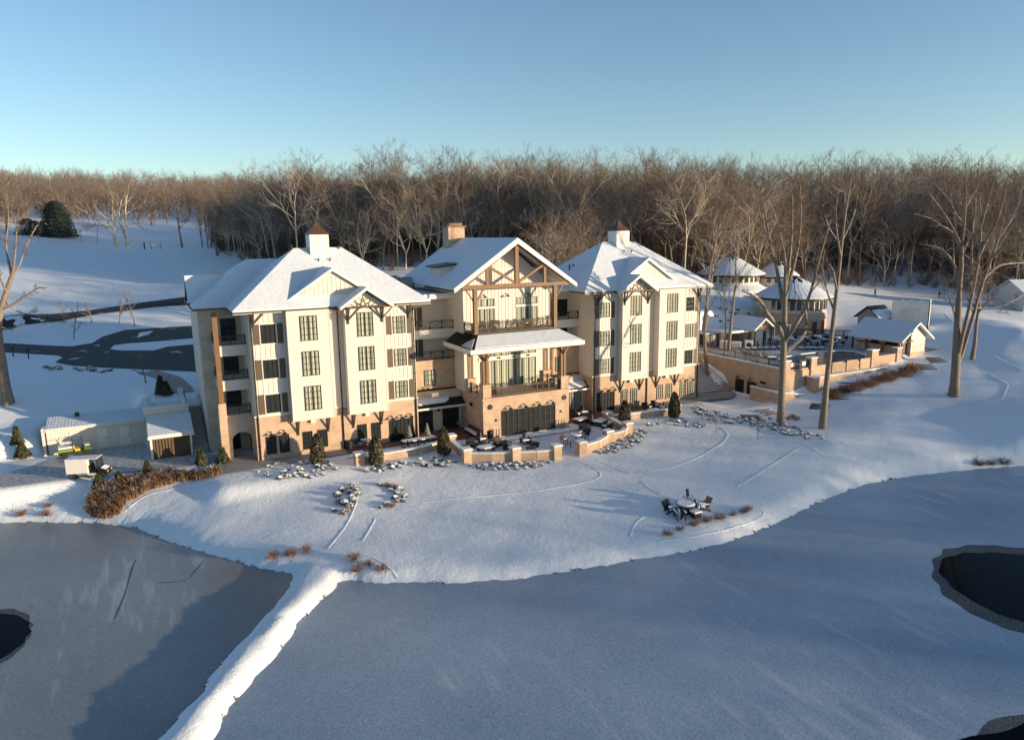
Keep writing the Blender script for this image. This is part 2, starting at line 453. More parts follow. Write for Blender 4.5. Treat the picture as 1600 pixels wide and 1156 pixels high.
def grid_mesh(name, X, Y, Z, m):
    nx, ny = X.shape
    v = np.stack([X, Y, Z], -1).reshape(-1, 3).astype(np.float32)
    i = np.arange(nx*ny).reshape(nx, ny)
    f = np.stack([i[:-1, :-1], i[1:, :-1], i[1:, 1:], i[:-1, 1:]], -1).reshape(-1, 4)
    return np_mesh(name, v, f, m, True)
def np_mesh(name, v, f, m, smooth=False, parent=None, mi=None):
    me = bpy.data.meshes.new(name); k = f.shape[1]
    me.vertices.add(len(v)); me.vertices.foreach_set('co', np.asarray(v, np.float32).ravel())
    me.loops.add(f.size); me.loops.foreach_set('vertex_index', f.ravel().astype(np.int32))
    me.polygons.add(len(f)); me.polygons.foreach_set('loop_start', np.arange(0, f.size, k, dtype=np.int32))
    if smooth: me.polygons.foreach_set('use_smooth', np.ones(len(f), bool))
    for q in (m if isinstance(m, (list, tuple)) else [m]): me.materials.append(q)
    if mi is not None: me.polygons.foreach_set('material_index', np.asarray(mi, np.int32))
    me.update(); me.validate()
    o = bpy.data.objects.new(name, me); COL.objects.link(o)
    if parent is not None: o.parent = parent
    return o
ground = grid_mesh('ground', XX, YY, ZZ, M['snow']); tag(ground, 'snow covered lawns, banks and fields around the hotel', None, None, 'structure')

# ------------------------------------------------------------------ frozen ponds
def ice_mat(name, ca, cb):
    m = mat(name, ca, .36, spec=.5); nt = m.node_tree; N = nt.nodes; L = nt.links; b = N['Principled BSDF']
    geo = N.new('ShaderNodeNewGeometry')
    def noise(sc, det=5, ro=.6, vec=None):
        n = N.new('ShaderNodeTexNoise'); n.inputs['Scale'].default_value = sc; n.inputs['Detail'].default_value = det; n.inputs['Roughness'].default_value = ro
        L.new(vec or geo.outputs['Position'], n.inputs['Vector']); return n
    def ramp(src, p0, p1, c0, c1):
        r = N.new('ShaderNodeValToRGB'); r.color_ramp.elements[0].position = p0; r.color_ramp.elements[1].position = p1
        r.color_ramp.elements[0].color = (*c0, 1); r.color_ramp.elements[1].color = (*c1, 1); L.new(src, r.inputs[0]); return r
    big = ramp(noise(.06, 4).outputs['Fac'], .35, .68, cb, ca)
    sp = ramp(noise(7.0, 4, .8).outputs['Fac'], .35, .65, (.80, .80, .80), (1.22, 1.22, 1.22))
    mx = N.new('ShaderNodeMix'); mx.data_type = 'RGBA'; mx.blend_type = 'MULTIPLY'; mx.inputs[0].default_value = 1
    L.new(big.outputs[0], mx.inputs[6]); L.new(sp.outputs[0], mx.inputs[7])
    # pale streaks: wind-blown snow, plus reflections and light bands painted in
    mp = N.new('ShaderNodeMapping'); mp.inputs['Rotation'].default_value = (0, 0, R(-32)); mp.inputs['Scale'].default_value = (1.1, .16, 1)
    L.new(geo.outputs['Position'], mp.inputs[0])
    st = noise(1.0, 3, .6, mp.outputs[0]); ms = noise(.055, 2)
    mu = N.new('ShaderNodeMath'); mu.operation = 'MULTIPLY'; L.new(st.outputs['Fac'], mu.inputs[0]); L.new(ms.outputs['Fac'], mu.inputs[1])
    rs = N.new('ShaderNodeMapRange'); rs.inputs[1].default_value = .305; rs.inputs[2].default_value = .42; rs.inputs[4].default_value = .55; L.new(mu.outputs[0], rs.inputs[0])
    m2 = N.new('ShaderNodeMix'); m2.data_type = 'RGBA'; L.new(rs.outputs[0], m2.inputs[0]); L.new(mx.outputs[2], m2.inputs[6]); m2.inputs[7].default_value = (.55, .58, .62, 1)
    L.new(m2.outputs[2], b.inputs['Base Color'])
    bp = N.new('ShaderNodeBump'); bp.inputs['Distance'].default_value = .012; L.new(noise(7, 4, .7).outputs['Fac'], bp.inputs['Height']); L.new(bp.outputs[0], b.inputs['Normal'])
    return m
M['iceR'] = ice_mat('pond ice right', (.36, .44, .53), (.235, .31, .405))
M['iceL'] = ice_mat('pond ice left', (.28, .295, .31), (.195, .21, .225))
def sheet(name, poly, z, m, kind='structure', lab=None):
    bm = bmesh.new(); vs_ = [bm.verts.new((x, y, z)) for x, y in poly]; f = bm.faces.new(vs_)
    bmesh.ops.triangulate(bm, faces=[f]); bmesh.ops.recalc_face_normals(bm, faces=bm.faces)
    if sum(q.normal.z for q in bm.faces) < 0: bmesh.ops.reverse_faces(bm, faces=bm.faces)
    me = bpy.data.meshes.new(name); bm.to_mesh(me); bm.free(); me.materials.append(m)
    o = bpy.data.objects.new(name, me); COL.objects.link(o); return tag(o, lab, None, None, kind)
def grow(poly, d):
    c = np.array(poly); out = []
    for i in range(len(c)):
        a, b, e = c[i-1], c[i], c[(i+1) % len(c)]
        t = (e-a)/np.linalg.norm(e-a); out.append((b[0]+t[1]*d, b[1]-t[0]*d))
    return out
def area(p): return sum(p[i-1][0]*p[i][1]-p[i][0]*p[i-1][1] for i in range(len(p)))
gR = grow(RP, 1.2 if area(RP) > 0 else -1.2); gL = grow(LP, 1.2 if area(LP) > 0 else -1.2)
sheet('pond_ice', gR, POND, M['iceR'], lab='blue grey frozen pond to the right of the causeway')
sheet('pond_ice', gL, POND, M['iceL'], lab='grey frozen pond to the left of the causeway')
def blob(cx, cy, rx, ry, rot, n=72, jag=.03, seed=0):
    r = random.Random(seed); ph_ = [r.uniform(0, 6.28) for _ in range(6)]; out = []
    for k in range(n):
        a = 2*math.pi*k/n; q = 1+sum(jag/(i+1)*math.sin((i+2)*a*(1 if i < 3 else 3)+ph_[i]) for i in range(6))
        x, y = rx*q*math.cos(a), ry*q*math.sin(a); out.append((cx+x*math.cos(rot)-y*math.sin(rot), cy+x*math.sin(rot)+y*math.cos(rot)))
    return out
M['slush'] = mat('frozen slush rim', (.13, .145, .16), .8, noise=(11, (.010, .012, .016), .09), bump=(14, .6, .03))
M['openwater'] = mat('open black water', (.002, .003, .005), .06, spec=.03)
def circ3(a, b, c):
    ax, ay = a; bx, by = b; cx, cy = c
    d = 2*(ax*(by-cy)+bx*(cy-ay)+cx*(ay-by))
    ux = ((ax*ax+ay*ay)*(by-cy)+(bx*bx+by*by)*(cy-ay)+(cx*cx+cy*cy)*(ay-by))/d
    uy = ((ax*ax+ay*ay)*(cx-bx)+(bx*bx+by*by)*(ax-cx)+(cx*cx+cy*cy)*(bx-ax))/d
    return ux, uy, math.hypot(ax-ux, ay-uy)
holes = [((1474,889),(1539,860),(1560,958), 1.0, 'right hand'), ((1548,1154),(1585,1140),(1640,1128), 1.6, 'bottom corner'), ((47,984),(0,956),(0,1026), .35, 'left pond')]
for k, (a, b, c, rim, lab) in enumerate(holes):
    ux, uy, r = circ3(xy(*a), xy(*b), xy(*c))
    print('hole', ux, uy, r)
    sheet('slush_rim', blob(ux, uy, r+rim, r+rim, 0, 160, .05, k+3), POND+.004, M['slush'])
    sheet('open_water', blob(ux, uy, r, r, 0, 140, .04, k+9), POND+.008, M['openwater'])

M['crack'] = mat('dark crack in the ice', (.06, .065, .07), .5)
for k, ps in enumerate([[(212,874),(205,892),(196,925),(186,950),(178,968)], [(318,876),(304,892),(296,903),(288,906)], [(290,906),(270,909),(243,910)]]):
    q = [xy(*p, POND+.003) for p in ps]; mb = MB()
    for i in range(len(q)):
        a, b = q[max(i-1, 0)], q[min(i+1, len(q)-1)]; d = Vector((b[0]-a[0], b[1]-a[1])).normalized(); w = .035+.02*(i % 2)
        mb.v += [(q[i][0]-d.y*w, q[i][1]+d.x*w, POND+.003), (q[i][0]+d.y*w, q[i][1]-d.x*w, POND+.003)]
        if i: mb.f.append((2*i-2, 2*i-1, 2*i+1, 2*i)); mb.m.append(0)
    tag(mb.build('ice_crack', M['crack']), None, None, None, 'structure')

V = []; F = []; r_ = np.random.default_rng(3)
for poly, lo_ in ((RP, 1), (LP, 1)):
    for i in range(len(poly)):
        a, b = np.array(poly[i]), np.array(poly[(i+1) % len(poly)]); L = np.linalg.norm(b-a)
        for k in range(int(min(L, 40)*1.6)):
            p = a+(b-a)*r_.uniform(); q = np.hypot(*(p-np.array([CP['loc'].x, CP['loc'].y])))
            if q > 75 or r_.uniform() < .45: continue
            s = r_.uniform(.06, .2); z = POND+.02; o = len(V)
            for d in ((1,0,0),(-1,0,0),(0,1,0),(0,-1,0),(0,0,.8),(0,0,-.6)): V.append(np.array([p[0], p[1], z])+np.array(d)*s*r_.uniform(.6, 1.3, 3)+r_.normal(0, .02, 3))
            F += [(o+4,o,o+2),(o+4,o+2,o+1),(o+4,o+1,o+3),(o+4,o+3,o),(o+5,o+2,o),(o+5,o+1,o+2),(o+5,o+3,o+1),(o+5,o,o+3)]
M['stone'] = snowy('dark shore stones', (.10, .085, .07), .85, .55, .8, nscale=5)
tag(np_mesh('shore_gravel', np.array(V), np.array(F), M['stone']), 'small dark stones along the ice edge', None, None, 'stuff')
# ------------------------------------------------------------------ the hotel
HX = 53.5
hotel = thing('hotel_building', 'large white four storey hotel with tan brick base and snowy roofs', 'hotel', (26.75, 6, 0))
WIN = []
def window(x0, x1, z0, z1, y, cols, rows, parent=hotel, mx=False, curtain=True, name='window', heavy=None, ax='y', s=-1, fw=.06, dep=.05):
    """a framed window standing on a wall: ax='y' looks along -Y, ax='x' along s*X"""
    if mx: x0, x1 = HX-x1, HX-x0
    f = W(); g = W(); c = W()
    def bx(m, a0, a1, d0, d1, b0, b1):
        if ax == 'y': m.box(a0, a1, y-d1, y-d0, b0, b1)
        else: m.box(y+s*d0, y+s*d1, a0, a1, b0, b1)
    bx(f, x0, x0+fw, 0, dep+.02, z0, z1); bx(f, x1-fw, x1, 0, dep+.02, z0, z1)
    bx(f, x0+fw, x1-fw, 0, dep+.02, z0, z0+fw); bx(f, x0+fw, x1-fw, 0, dep+.02, z1-fw, z1)
    for i in range(1, cols):
        xx = x0+(x1-x0)*i/cols; w = .028 if not (heavy and i in heavy) else .055
        bx(f, xx-w, xx+w, .012, dep+.014, z0+fw, z1-fw)
    for j in range(1, rows):
        zz = z0+(z1-z0)*j/rows; bx(f, x0+fw, x1-fw, .014, dep+.008, zz-.022, zz+.022)
    o = f.build(name, M['bronze'], parent)
    bx(g, x0+fw*.6, x1-fw*.6, .032, .036, z0+fw*.6, z1-fw*.6)
    p = g.build('pane', M['glass'], o)
    p.location = -parent.location if False else (0, 0, 0)
    bx(c, x0+fw*.5, x1-fw*.5, .004, .008, z0+fw*.5, z1-fw*.5)
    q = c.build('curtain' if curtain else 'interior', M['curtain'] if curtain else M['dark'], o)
    for k in (p, q): fix(k)
    return o
def fix(o):
    """sub-parts were laid out in place: bring their mesh into the frame of the top thing"""
    r = o.parent
    while r.parent: r = r.parent
    l = r.location
    for v in o.data.vertices: v.co -= l
def sub(m, name, mt, parent, **k):
    """build a sub-part given in world coordinates under a part"""
    m.world = False
    o = m.build(name, mt, parent, **k); fix(o); return o
def X_(x, mx): return HX-x if mx else x
def bxm(m, mx, x0, x1, *r): return m.box(X_(x0, mx), X_(x1, mx), *r)
def lamp(x, y, z, mx=False, parent=hotel):
    x = X_(x, mx); m = W()
    m.box(x-.07, x+.07, y-.05, y, z-.05, z+.1)
    m.tube([(x, y-.04, z+.05), (x, y-.22, z+.16), (x, y-.40, z+.1), (x, y-.46, z-.02)], .03, 5)
    m.lathe([(.07, .03), (.1, -.02), (.26, -.14), (.25, -.16)], 10, (x, y-.46, z-.02))
    return m.build('wall_lamp', M['black'], parent)
def bracket(x, y, z0, z1, out, mx=False, mt='darkwood', parent=hotel, side=0, w=.14):
    """timber knee brace under an eave or a bay"""
    x = X_(x, mx); m = W()
    m.box(x-w/2, x+w/2, y-w, y, z0, z1)
    m.bar((x, y-w*.5, z0+.25), (x, y-out, z1-w*.5), w*.85)
    m.box(x-w*.45, x+w*.45, y-out-.1, y-w, z1-w, z1-.002)
    if side:
        for s in ((-1, 1) if side == 2 else (side,)):
            s = -s if mx else s
            m.bar((x, y-w*.5, z0+.35), (x+s*(z1-z0-.4), y-w*.5, z1-.05), w*.8)
            m.box(x+s*w*.45, x+s*(z1-z0-.1), y-w*.9, y-w*.1, z1-w*.8, z1-.004)
    return m.build('timber_bracket', M[mt], parent)
def downpipe(x, y, z0, z1, mx=False):
    x = X_(x, mx); m = W(); m.tube([(x, y-.09, z0), (x, y-.09, z1)], .065, 6)
    for k in range(5): zz = z0+(z1-z0)*(k+.5)/5; m.box(x-.09, x+.09, y-.16, y, zz-.03, zz+.03)
    m.box(x-.1, x+.1, y-.18, y+.0, z1-.01, z1+.22)
    return m.build('downpipe', M['bronze'], hotel)
def railing(a, b, z, h=.95, parent=hotel, mt='bronze', cross=True, name='railing', nmax=1.3):
    m = W(); a = Vector((*a, 0)); b = Vector((*b, 0)); L_ = (b-a).length; n = max(1, round(L_/nmax))
    for i in range(n+1):
        p = a.lerp(b, i/n); m.box(p.x-.045, p.x+.045, p.y-.045, p.y+.045, z, z+h)
    for zz, w in ((z+h-.03, .09), (z+.12, .06), (z+h-.2, .04)): m.bar((a.x, a.y, zz), (b.x, b.y, zz), w, .06)
    if cross:
        for i in range(n):
            p, q = a.lerp(b, i/n), a.lerp(b, (i+1)/n)
            m.bar((p.x, p.y, z+.15), (q.x, q.y, z+h-.2), .03); m.bar((p.x, p.y, z+h-.2), (q.x, q.y, z+.15), .03)
    else:
        k = int(L_/.13)
        for i in range(1, k):
            p = a.lerp(b, i/k); m.box(p.x-.012, p.x+.012, p.y-.012, p.y+.012, z+.12, z+h-.05)
    return m.build(name, M[mt], parent)
SL = .757
def hip(ex0, ex1, ey0, ey1, ez, sl, rx0=None, rx1=None):
    """faces of a hip roof with its ridge along X"""
    hy = (ey1-ey0)/2; rz = ez+hy*sl; my = (ey0+ey1)/2
    rx0 = ex0+hy if rx0 is None else rx0; rx1 = ex1-hy if rx1 is None else rx1
    a, b, c, d = (ex0, ey0, ez), (ex1, ey0, ez), (ex1, ey1, ez), (ex0, ey1, ez)
    r, s = (rx0, my, rz), (rx1, my, rz)
    return [[a, b, s, r], [b, c, s], [c, d, r, s], [d, a, r]]
def mir(fs, mx):
    return [[(HX-x, y, z) for x, y, z in f][::-1] for f in fs] if mx else fs
def roof(fs, thick=.24, snow=.13, name='roof', edge='trim', parent=hotel, snow_inset=None):
    m = W(); m.slab(fs, -thick, 0); o = m.build(name, M[edge], parent)
    cz = min(p[2] for f in fs for p in f)
    s = W()
    sf = snow_inset or fs
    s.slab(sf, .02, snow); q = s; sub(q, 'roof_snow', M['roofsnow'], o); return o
def gable_roof(xc, half, y0, y1, ez, rz, mx=False, thick=.2, edge='trim', snow=.11, drop=0):
    xc = X_(xc, mx)
    a0, a1 = (xc-half, y0, ez), (xc-half, y1, ez); r0, r1 = (xc, y0, rz), (xc, y1, rz); b0, b1 = (xc+half, y0, ez), (xc+half, y1, ez)
    return [[a0, r0, r1, a1], [r0, b0, b1, r1]]

def wing(mx):
    m = W()
    bxm(m, mx, -.04, 15.99, -.04, 12.6, -1.2, 4.2); m.build('brick_base', M['brick'], hotel)
    m = W(); bxm(m, mx, -.1, 16.05, -.1, .0, 4.2, 4.33); bxm(m, mx, -.1, -.0, 0, 12.6, 4.2, 4.33) if mx is None else None
    m.build('ledge_trim', M['trim'], hotel)
    # upper walls with board and batten panels
    m = W(); bxm(m, mx, 0, 15.95, 0, 12.6, 4.2, 14.06)
    def batt(x0, x1):
        n = round((x1-x0)/.42)
        for i in range(n+1):
            x = x0+(x1-x0)*i/n; bxm(m, mx, x-.03, x+.03, -.035, 0, 4.34, 14.04)
    batt(.06, 3.2); batt(12.62, 15.88); batt(7.3, 8.58)
    for i in range(14):
        y = .4+i*.42
        if not mx: m.box(-.03, 0, y-.03, y+.03, 4.3, 14.04)
    if mx:   # panel joints of the right wing's inner side
        for zz in (7.4, 10.7): m.box(HX-15.95-.015, HX-15.95, .1, 5.2, zz-.03, zz+.03)
        m.box(HX-15.95-.02, HX-15.95, 2.5, 2.56, 4.3, 14.0)
    m.build('wall', M['white'], hotel)
    # two projecting bays
    for k, (x0, x1) in enumerate(((3.25, 7.2), (8.65, 12.55))):
        m = W(); bxm(m, mx, x0, x1, -1, -.0, 3.72, 14.05)
        for e in (x0+.0, x1-.09): bxm(m, mx, e-.012, e+.1, -1.025, -1, 3.6, 14.0)
        bxm(m, mx, x0-.03, x1+.03, -1.04, -.04, 3.6, 3.72)
        m.build('bay', M['stucco'], hotel)
        for x in (x0+.55, x1-.5): bracket(x, -.045, 2.0, 3.6, .78, mx)
        m = W(); xc = (x0+x1)/2; bxm(m, mx, xc-.22, xc+.22, -.35, -.05, 3.1, 3.5); m.build('bay_lamp', M['trim'], hotel)
        m = W()
        for zz in (4.54, 7.87, 11.2):
            m = W()
            window(xc-.79, xc+.79, zz, zz+2.34, -1, 4, 4, mx=mx, heavy=(2,))
            bxm(m, mx, xc-.86, xc+.86, -1.09, -1.0, zz-.07, zz); m.build('window_sill', M['trim'], hotel)
    # outer windows with shutters
    for xc, full in ((1.72, False), (14.32, True)):
        for zz in (4.5, 7.8, 11.1):
            window(xc-.66, xc+.66, zz, zz+1.76, -.036, 3, 3, mx=mx, curtain=(full or zz == 7.8 and mx), heavy=None)
            t_ = W()
            bxm(t_, mx, xc-.78, xc+.78, -.055, -.036, zz-.12, zz-.001); bxm(t_, mx, xc-.78, xc+.78, -.055, -.036, zz+1.761, zz+1.9)
            bxm(t_, mx, xc-.78, xc-.661, -.055, -.036, zz, zz+1.76); bxm(t_, mx, xc+.661, xc+.78, -.055, -.036, zz, zz+1.76)
            t_.build('window_trim', M['trim'], hotel)
            for s in (-1, 1):
                sh = W(); x0 = xc+s*1.06
                bxm(sh, mx, x0-.26, x0+.26, -.075, -.036, zz-.06, zz+1.8)
                for q in (.06, .85, 1.66): bxm(sh, mx, x0-.23, x0+.23, -.09, -.075, zz-.04+q, zz+.02+q)
                for q in (-.13, 0, .13): bxm(sh, mx, x0+q-.006, x0+q+.006, -.078, -.075, zz-.05, zz+1.78)
                sh.build('shutter', M['shutter'], hotel)
    # ground floor
    gf = -.04
    for x0, x1 in ((.78, 1.72), (1.98, 2.92), (4.2, 5.12), (5.62, 6.56), (9.55, 10.5), (10.98, 11.93)):
        window(x0, x1, .5, 2.26, gf, 3, 4, mx=mx, curtain=mx, heavy=None)
        s_ = W(); bxm(s_, mx, x0-.08, x1+.08, gf-.12, gf, .38, .5); s_.build('window_sill', M['brick'], hotel)
    d = window(12.85, 15.4, 0.02, 2.28, gf, 6, 3, mx=mx, curtain=False, name='patio_door', heavy=(2, 3, 4))
    for x in (1.25, 2.45, 13.1, 14.1, 15.1): lamp(x, gf, 2.62, mx)
    if mx:
        for x in (): lamp(x, gf, 2.62, mx)
    for x in (.22, 8.15, 15.78): downpipe(x, -.045 if x != 8.15 else -.045, 0, 13.8, mx)
    # main hip roof
    roof(mir(hip(-1.29, 17.53, -.7, 13.3, 14.2, SL), mx))
    g = W(); bxm(g, mx, -1.29, 17.53, -.82, -.702, 14.03, 14.17); bxm(g, mx, -1.41, -1.292, -.82, 4.4, 14.03, 14.17); bxm(g, mx, 17.532, 17.65, -.82, 8, 14.03, 14.17); g.build('gutter', M['bronze'], hotel)
    # big dormer gable in the middle of the front slope
    roof(gable_roof(8.0, 4.35, .12, 4.9, 14.86, 17.72, mx), .2, .1, 'dormer_roof')
    m = W(); xc = X_(8.0, mx)
    m.prism([(xc-4.1, 14.6), (xc+4.1, 14.6), (xc, 17.52)], 'y', .5, 4.0)
    for i in range(-8, 9):
        x = xc+i*.42; top = 17.52-abs(i*.42)*.712-.06
        if top > 14.75: m.box(x-.03, x+.03, .465, .5, 14.7, top)
    m.build('dormer_wall', M['white'], hotel)
    m = W(); m.box(xc-3.2, xc+3.2, .42, .5, 14.66, 14.86); m.build('dormer_flashing', M['bronze'], hotel)
    # small gable over the inner bay with a stick truss
    roof(gable_roof(10.7, 2.62, -1.85, 2.2, 14.1, 15.9, mx), .2, .1, 'bay_gable_roof')
    m = W(); xc = X_(10.7, mx); m.prism([(xc-2.05, 14.0), (xc+2.05, 14.0), (xc, 15.5)], 'y', -.98, 1.0); m.build('bay_gable_wall', M['white'], hotel)
    m = W(); y = -1.62
    m.box(xc-1.9, xc+1.9, y-.06, y+.06, 14.06, 14.2)
    for a in (-.55, -.2, .2, .55): m.bar((xc+a*.7, y, 14.2), (xc+a*2.0, y, 15.62-abs(a*2.0)*.69-.25), .07)
    m.bar((xc-.3, y, 14.2), (xc+.9, y, 15.0), .06); m.bar((xc+.3, y, 14.2), (xc-.9, y, 15.0), .06)
    m.build('truss_sticks', M['darkwood'], hotel)
    for x in (8.95, 12.3): bracket(x, -1.002, 12.5, 14.06, .62, mx, side=2)
    bracket(15.35, -.04, 12.6, 14.0, .6, mx, side=2); bracket(.45, -.04, 12.6, 14.0, .6, mx, side=1)
    # cupola
    xc = X_(8.1, mx); m = W(); m.box(xc-.95, xc+.95, 5.35, 7.25, 17.6, 20.95)
    for e in (-.9, 0, .9): m.box(xc+e-.05, xc+e+.05, 5.32, 5.35, 18.9, 20.9)
    cu = m.build('cupola', M['trim'], hotel)
    c2 = MB(); c2.add([(xc-1.12, 5.18, 20.95), (xc+1.12, 5.18, 20.95), (xc+1.12, 7.42, 20.95), (xc-1.12, 7.42, 20.95), (xc-.38, 5.92, 21.7), (xc+.38, 5.92, 21.7), (xc+.38, 6.68, 21.7), (xc-.38, 6.68, 21.7), (xc, 6.3, 22.3)],
        [(3,2,1,0), (0,1,5,4), (1,2,6,5), (2,3,7,6), (3,0,4,7), (4,5,8), (5,6,8), (6,7,8), (7,4,8)])
    sub(c2, 'cupola_cap', M['capmetal'], cu)
    m = W()
    for dx, dy, dz in ((-.35, 4.6, 18.2), (.8, 4.6, 18.2), (-2.6, 6.3, 19.55), (2.1, 6.1, 19.4)):
        m.tube([(xc+dx, dy, dz-.1), (xc+dx, dy, dz+.42)], .07, 6)
    m.build('roof_vent', M['black'], hotel)
    # rear and outer part, in brick, a storey of balconies in the corner
    m = W(); bxm(m, mx, -3.7, 0.0, 5.3, 16.0, -1.5, 14.0); bxm(m, mx, 0, 15.9, 12.6, 16.0, -1, 14.0); m.build('outer_brick_wall', M['greybrick'], hotel)
    m = W(); bxm(m, mx, -3.82, -3.7, 5.9, 16, -1.5, 14.0); m.build('side_wall', M['stucco'], hotel)
    roof(mir([[(-4.2, 4.6, 14.2), (5.0, 4.6, 14.2), (5.0, 10.35, 18.4), (1.55, 10.35, 18.4)], [(-4.2, 16.1, 14.2), (-4.2, 4.6, 14.2), (1.55, 10.35, 18.4)], [(5, 16.1, 14.2), (-4.2, 16.1, 14.2), (1.55, 10.35, 18.4), (5.0, 10.35, 18.4)]], mx), name='outer_roof')
    g = W(); bxm(g, mx, -4.2, -1.3, 4.48, 4.598, 14.03, 14.17); bxm(g, mx, -4.32, -4.202, 4.48, 16.1, 14.03, 14.17); g.build('gutter', M['bronze'], hotel)
    if not mx:
        # side dormer
        m = W(); m.prism([(9.2, 14.3), (13.2, 14.3), (11.2, 16.6)], 'x', -3.9, 0); m.build('dormer_wall', M['white'], hotel)
        roof([[(-4.35, 8.9, 14.4), (.4, 8.9, 14.4), (.4, 11.2, 16.95), (-4.35, 11.2, 16.95)], [(-4.35, 11.2, 16.95), (.4, 11.2, 16.95), (.4, 13.5, 14.4), (-4.35, 13.5, 14.4)]], .18, .08, 'dormer_roof', 'bronze')
        # balconies in the corner
        for zz in (7.5, 10.8):
            m = W(); m.box(-2.75, -.0, 2.2, 5.3, zz-.95, zz+.05); m.build('balcony', M['white'], hotel)
            railing((-2.7, 2.25), (-.08, 2.25), zz+.05, cross=False); railing((-2.7, 2.25), (-2.7, 5.2), zz+.05, cross=False)
            window(-1.9, -.5, zz+.1, zz+2.3, 5.298, 2, 1, curtain=False, name='balcony_door')
        window(-1.9, -.5, 4.3, 6.5, 5.298, 2, 1, curtain=False, name='balcony_door')
        railing((-2.2, 2.25), (-.08, 2.25), 4.25, cross=False)
        arch = [(-2.3, -.6), (-1.95, -.6), (-1.95, 1.7)] + [(-1.05-.9*math.cos(math.pi*k/10), 1.7+.75*math.sin(math.pi*k/10)) for k in range(1, 10)] + [(-.15, 1.7), (-.15, -.6), (0, -.6), (0, 4.2), (-2.3, 4.2)]
        m = W(); m.prism(arch, 'y', 2.2, 2.5); m.box(-2.9, -2.3, 2.25, 5.3, -.6, 4.2); m.box(-2.3, 0, 2.5, 5.3, 3.9, 4.18); m.build('arched_porch', M['greybrick'], hotel)
        window(-1.8, -.9, -.02, 2.1, 5.298, 1, 1, curtain=False, name='porch_door')
        m = W(); m.box(-2.98, -2.3, 1.7, 2.38, -.6, 5.5); m.build('brick_pier', M['brick'], hotel)
        m = W(); m.box(-2.86, -2.42, 1.82, 2.26, 5.5, 14.0); m.build('timber_post', M['wood'], hotel)
M['capmetal'] = mat('brown metal cap', (.10, .055, .035), .5, .2)
wing(False); wing(True)
for a in (0.03,):
    m = W()
    for dx in (38.6, 39.15, 39.7): m.tube([(dx, 6.9, 16.2), (dx, 6.9, 17.0)], .08, 6)
    m.build('roof_vent', M['black'], hotel)

# ---- links between the wings and the centre
for mx in (False, True):
    m = W(); bxm(m, mx, 15.95, 21.6, 5.0, 14, -.6, 14.1); m.build('link_wall', M['white'], hotel)
    m = W(); bxm(m, mx, 15.97, 21.58, 3.0, 5.0, 4.2, 7.42); bxm(m, mx, 15.97, 21.58, 2.9, 3.1, 7.42, 7.5); m.build('link_brick_wall', M['brick'], hotel)
    window(17.9, 19.2, 4.75, 6.45, 3.0, 3, 3, mx=mx, heavy=None)
    m = W(); bxm(m, mx, 15.98, 21.57, 3.0, 5.0, 9.85, 10.8); m.build('balcony', M['white'], hotel)
    for zz in (7.5, 10.8):
        railing((X_(16.05, mx), 3.08), (X_(21.5, mx), 3.08), zz, cross=True)
        window(16.4, 17.9, zz+.15, zz+2.2, 5.0, 4, 4, mx=mx, curtain=False, name='balcony_door')
        sh = W(); bxm(sh, mx, 18.05, 18.6, 4.93, 5, zz+.1, zz+2.25); sh.build('shutter', M['shutter'], hotel)
    # flat roof over the link
    m = W(); bxm(m, mx, 13.2, 22, 2.5, 16, 14.1, 14.45); o = m.build('flat_roof', M['trim'], hotel)
    s = MB(); bxm(s, mx, 13.3, 21.9, 2.6, 15.9, 14.46, 14.6); sub(s, 'roof_snow', M['roofsnow'], o)
    # glazed ground floor with a small metal canopy
    m = W(); bxm(m, mx, 15.98, 21.6, 1.6, 5.0, -.6, 4.2); m.build('link_base', M['greybrick'], hotel)
    window(16.6, 18.2, .05, 2.35, 1.6, 4, 3, mx=mx, curtain=mx, heavy=None); window(19.3, 21.2, .05, 2.35, 1.6, 4, 3, mx=mx, curtain=mx, heavy=None)
    lamp(18.75, 1.6, 2.5, mx)
    cf = mir([[(16.0, .5, 2.85), (21.95, .5, 2.85), (21.6, 3.0, 4.35), (16.0, 3.0, 4.35)]], mx)
    m = W(); m.slab(cf, -.12, 0)
    for i in range(13):
        x = 16.05+i*.45
        m.bar((X_(x, mx), .5, 2.87), (X_(x, mx), 3.0, 4.37), .04, .05)
    cn = m.build('metal_canopy', M['metalroof'], hotel)
    s = MB(); sp = [(16.3, 1.1), (16.5, .95), (19.5, 1.0), (20.0, 1.3), (20.1, 1.9), (19.7, 2.3), (16.8, 2.4), (16.3, 2.2)] if not mx else [(16.2, .8), (18.2, .7), (19.6, 1.0), (20.4, 1.6), (20.8, 2.6), (16.4, 2.7)]
    s.slab(mir([[(x, y, 2.85+(y-.5)*.6) for x, y in sp]], mx), .015, .075); sub(s, 'canopy_snow', M['roofsnow'], cn)
    m = W(); bxm(m, mx, 15.98, 22.0, .42, .498, 2.7, 2.9); m.build('canopy_fascia', M['trim'], hotel)

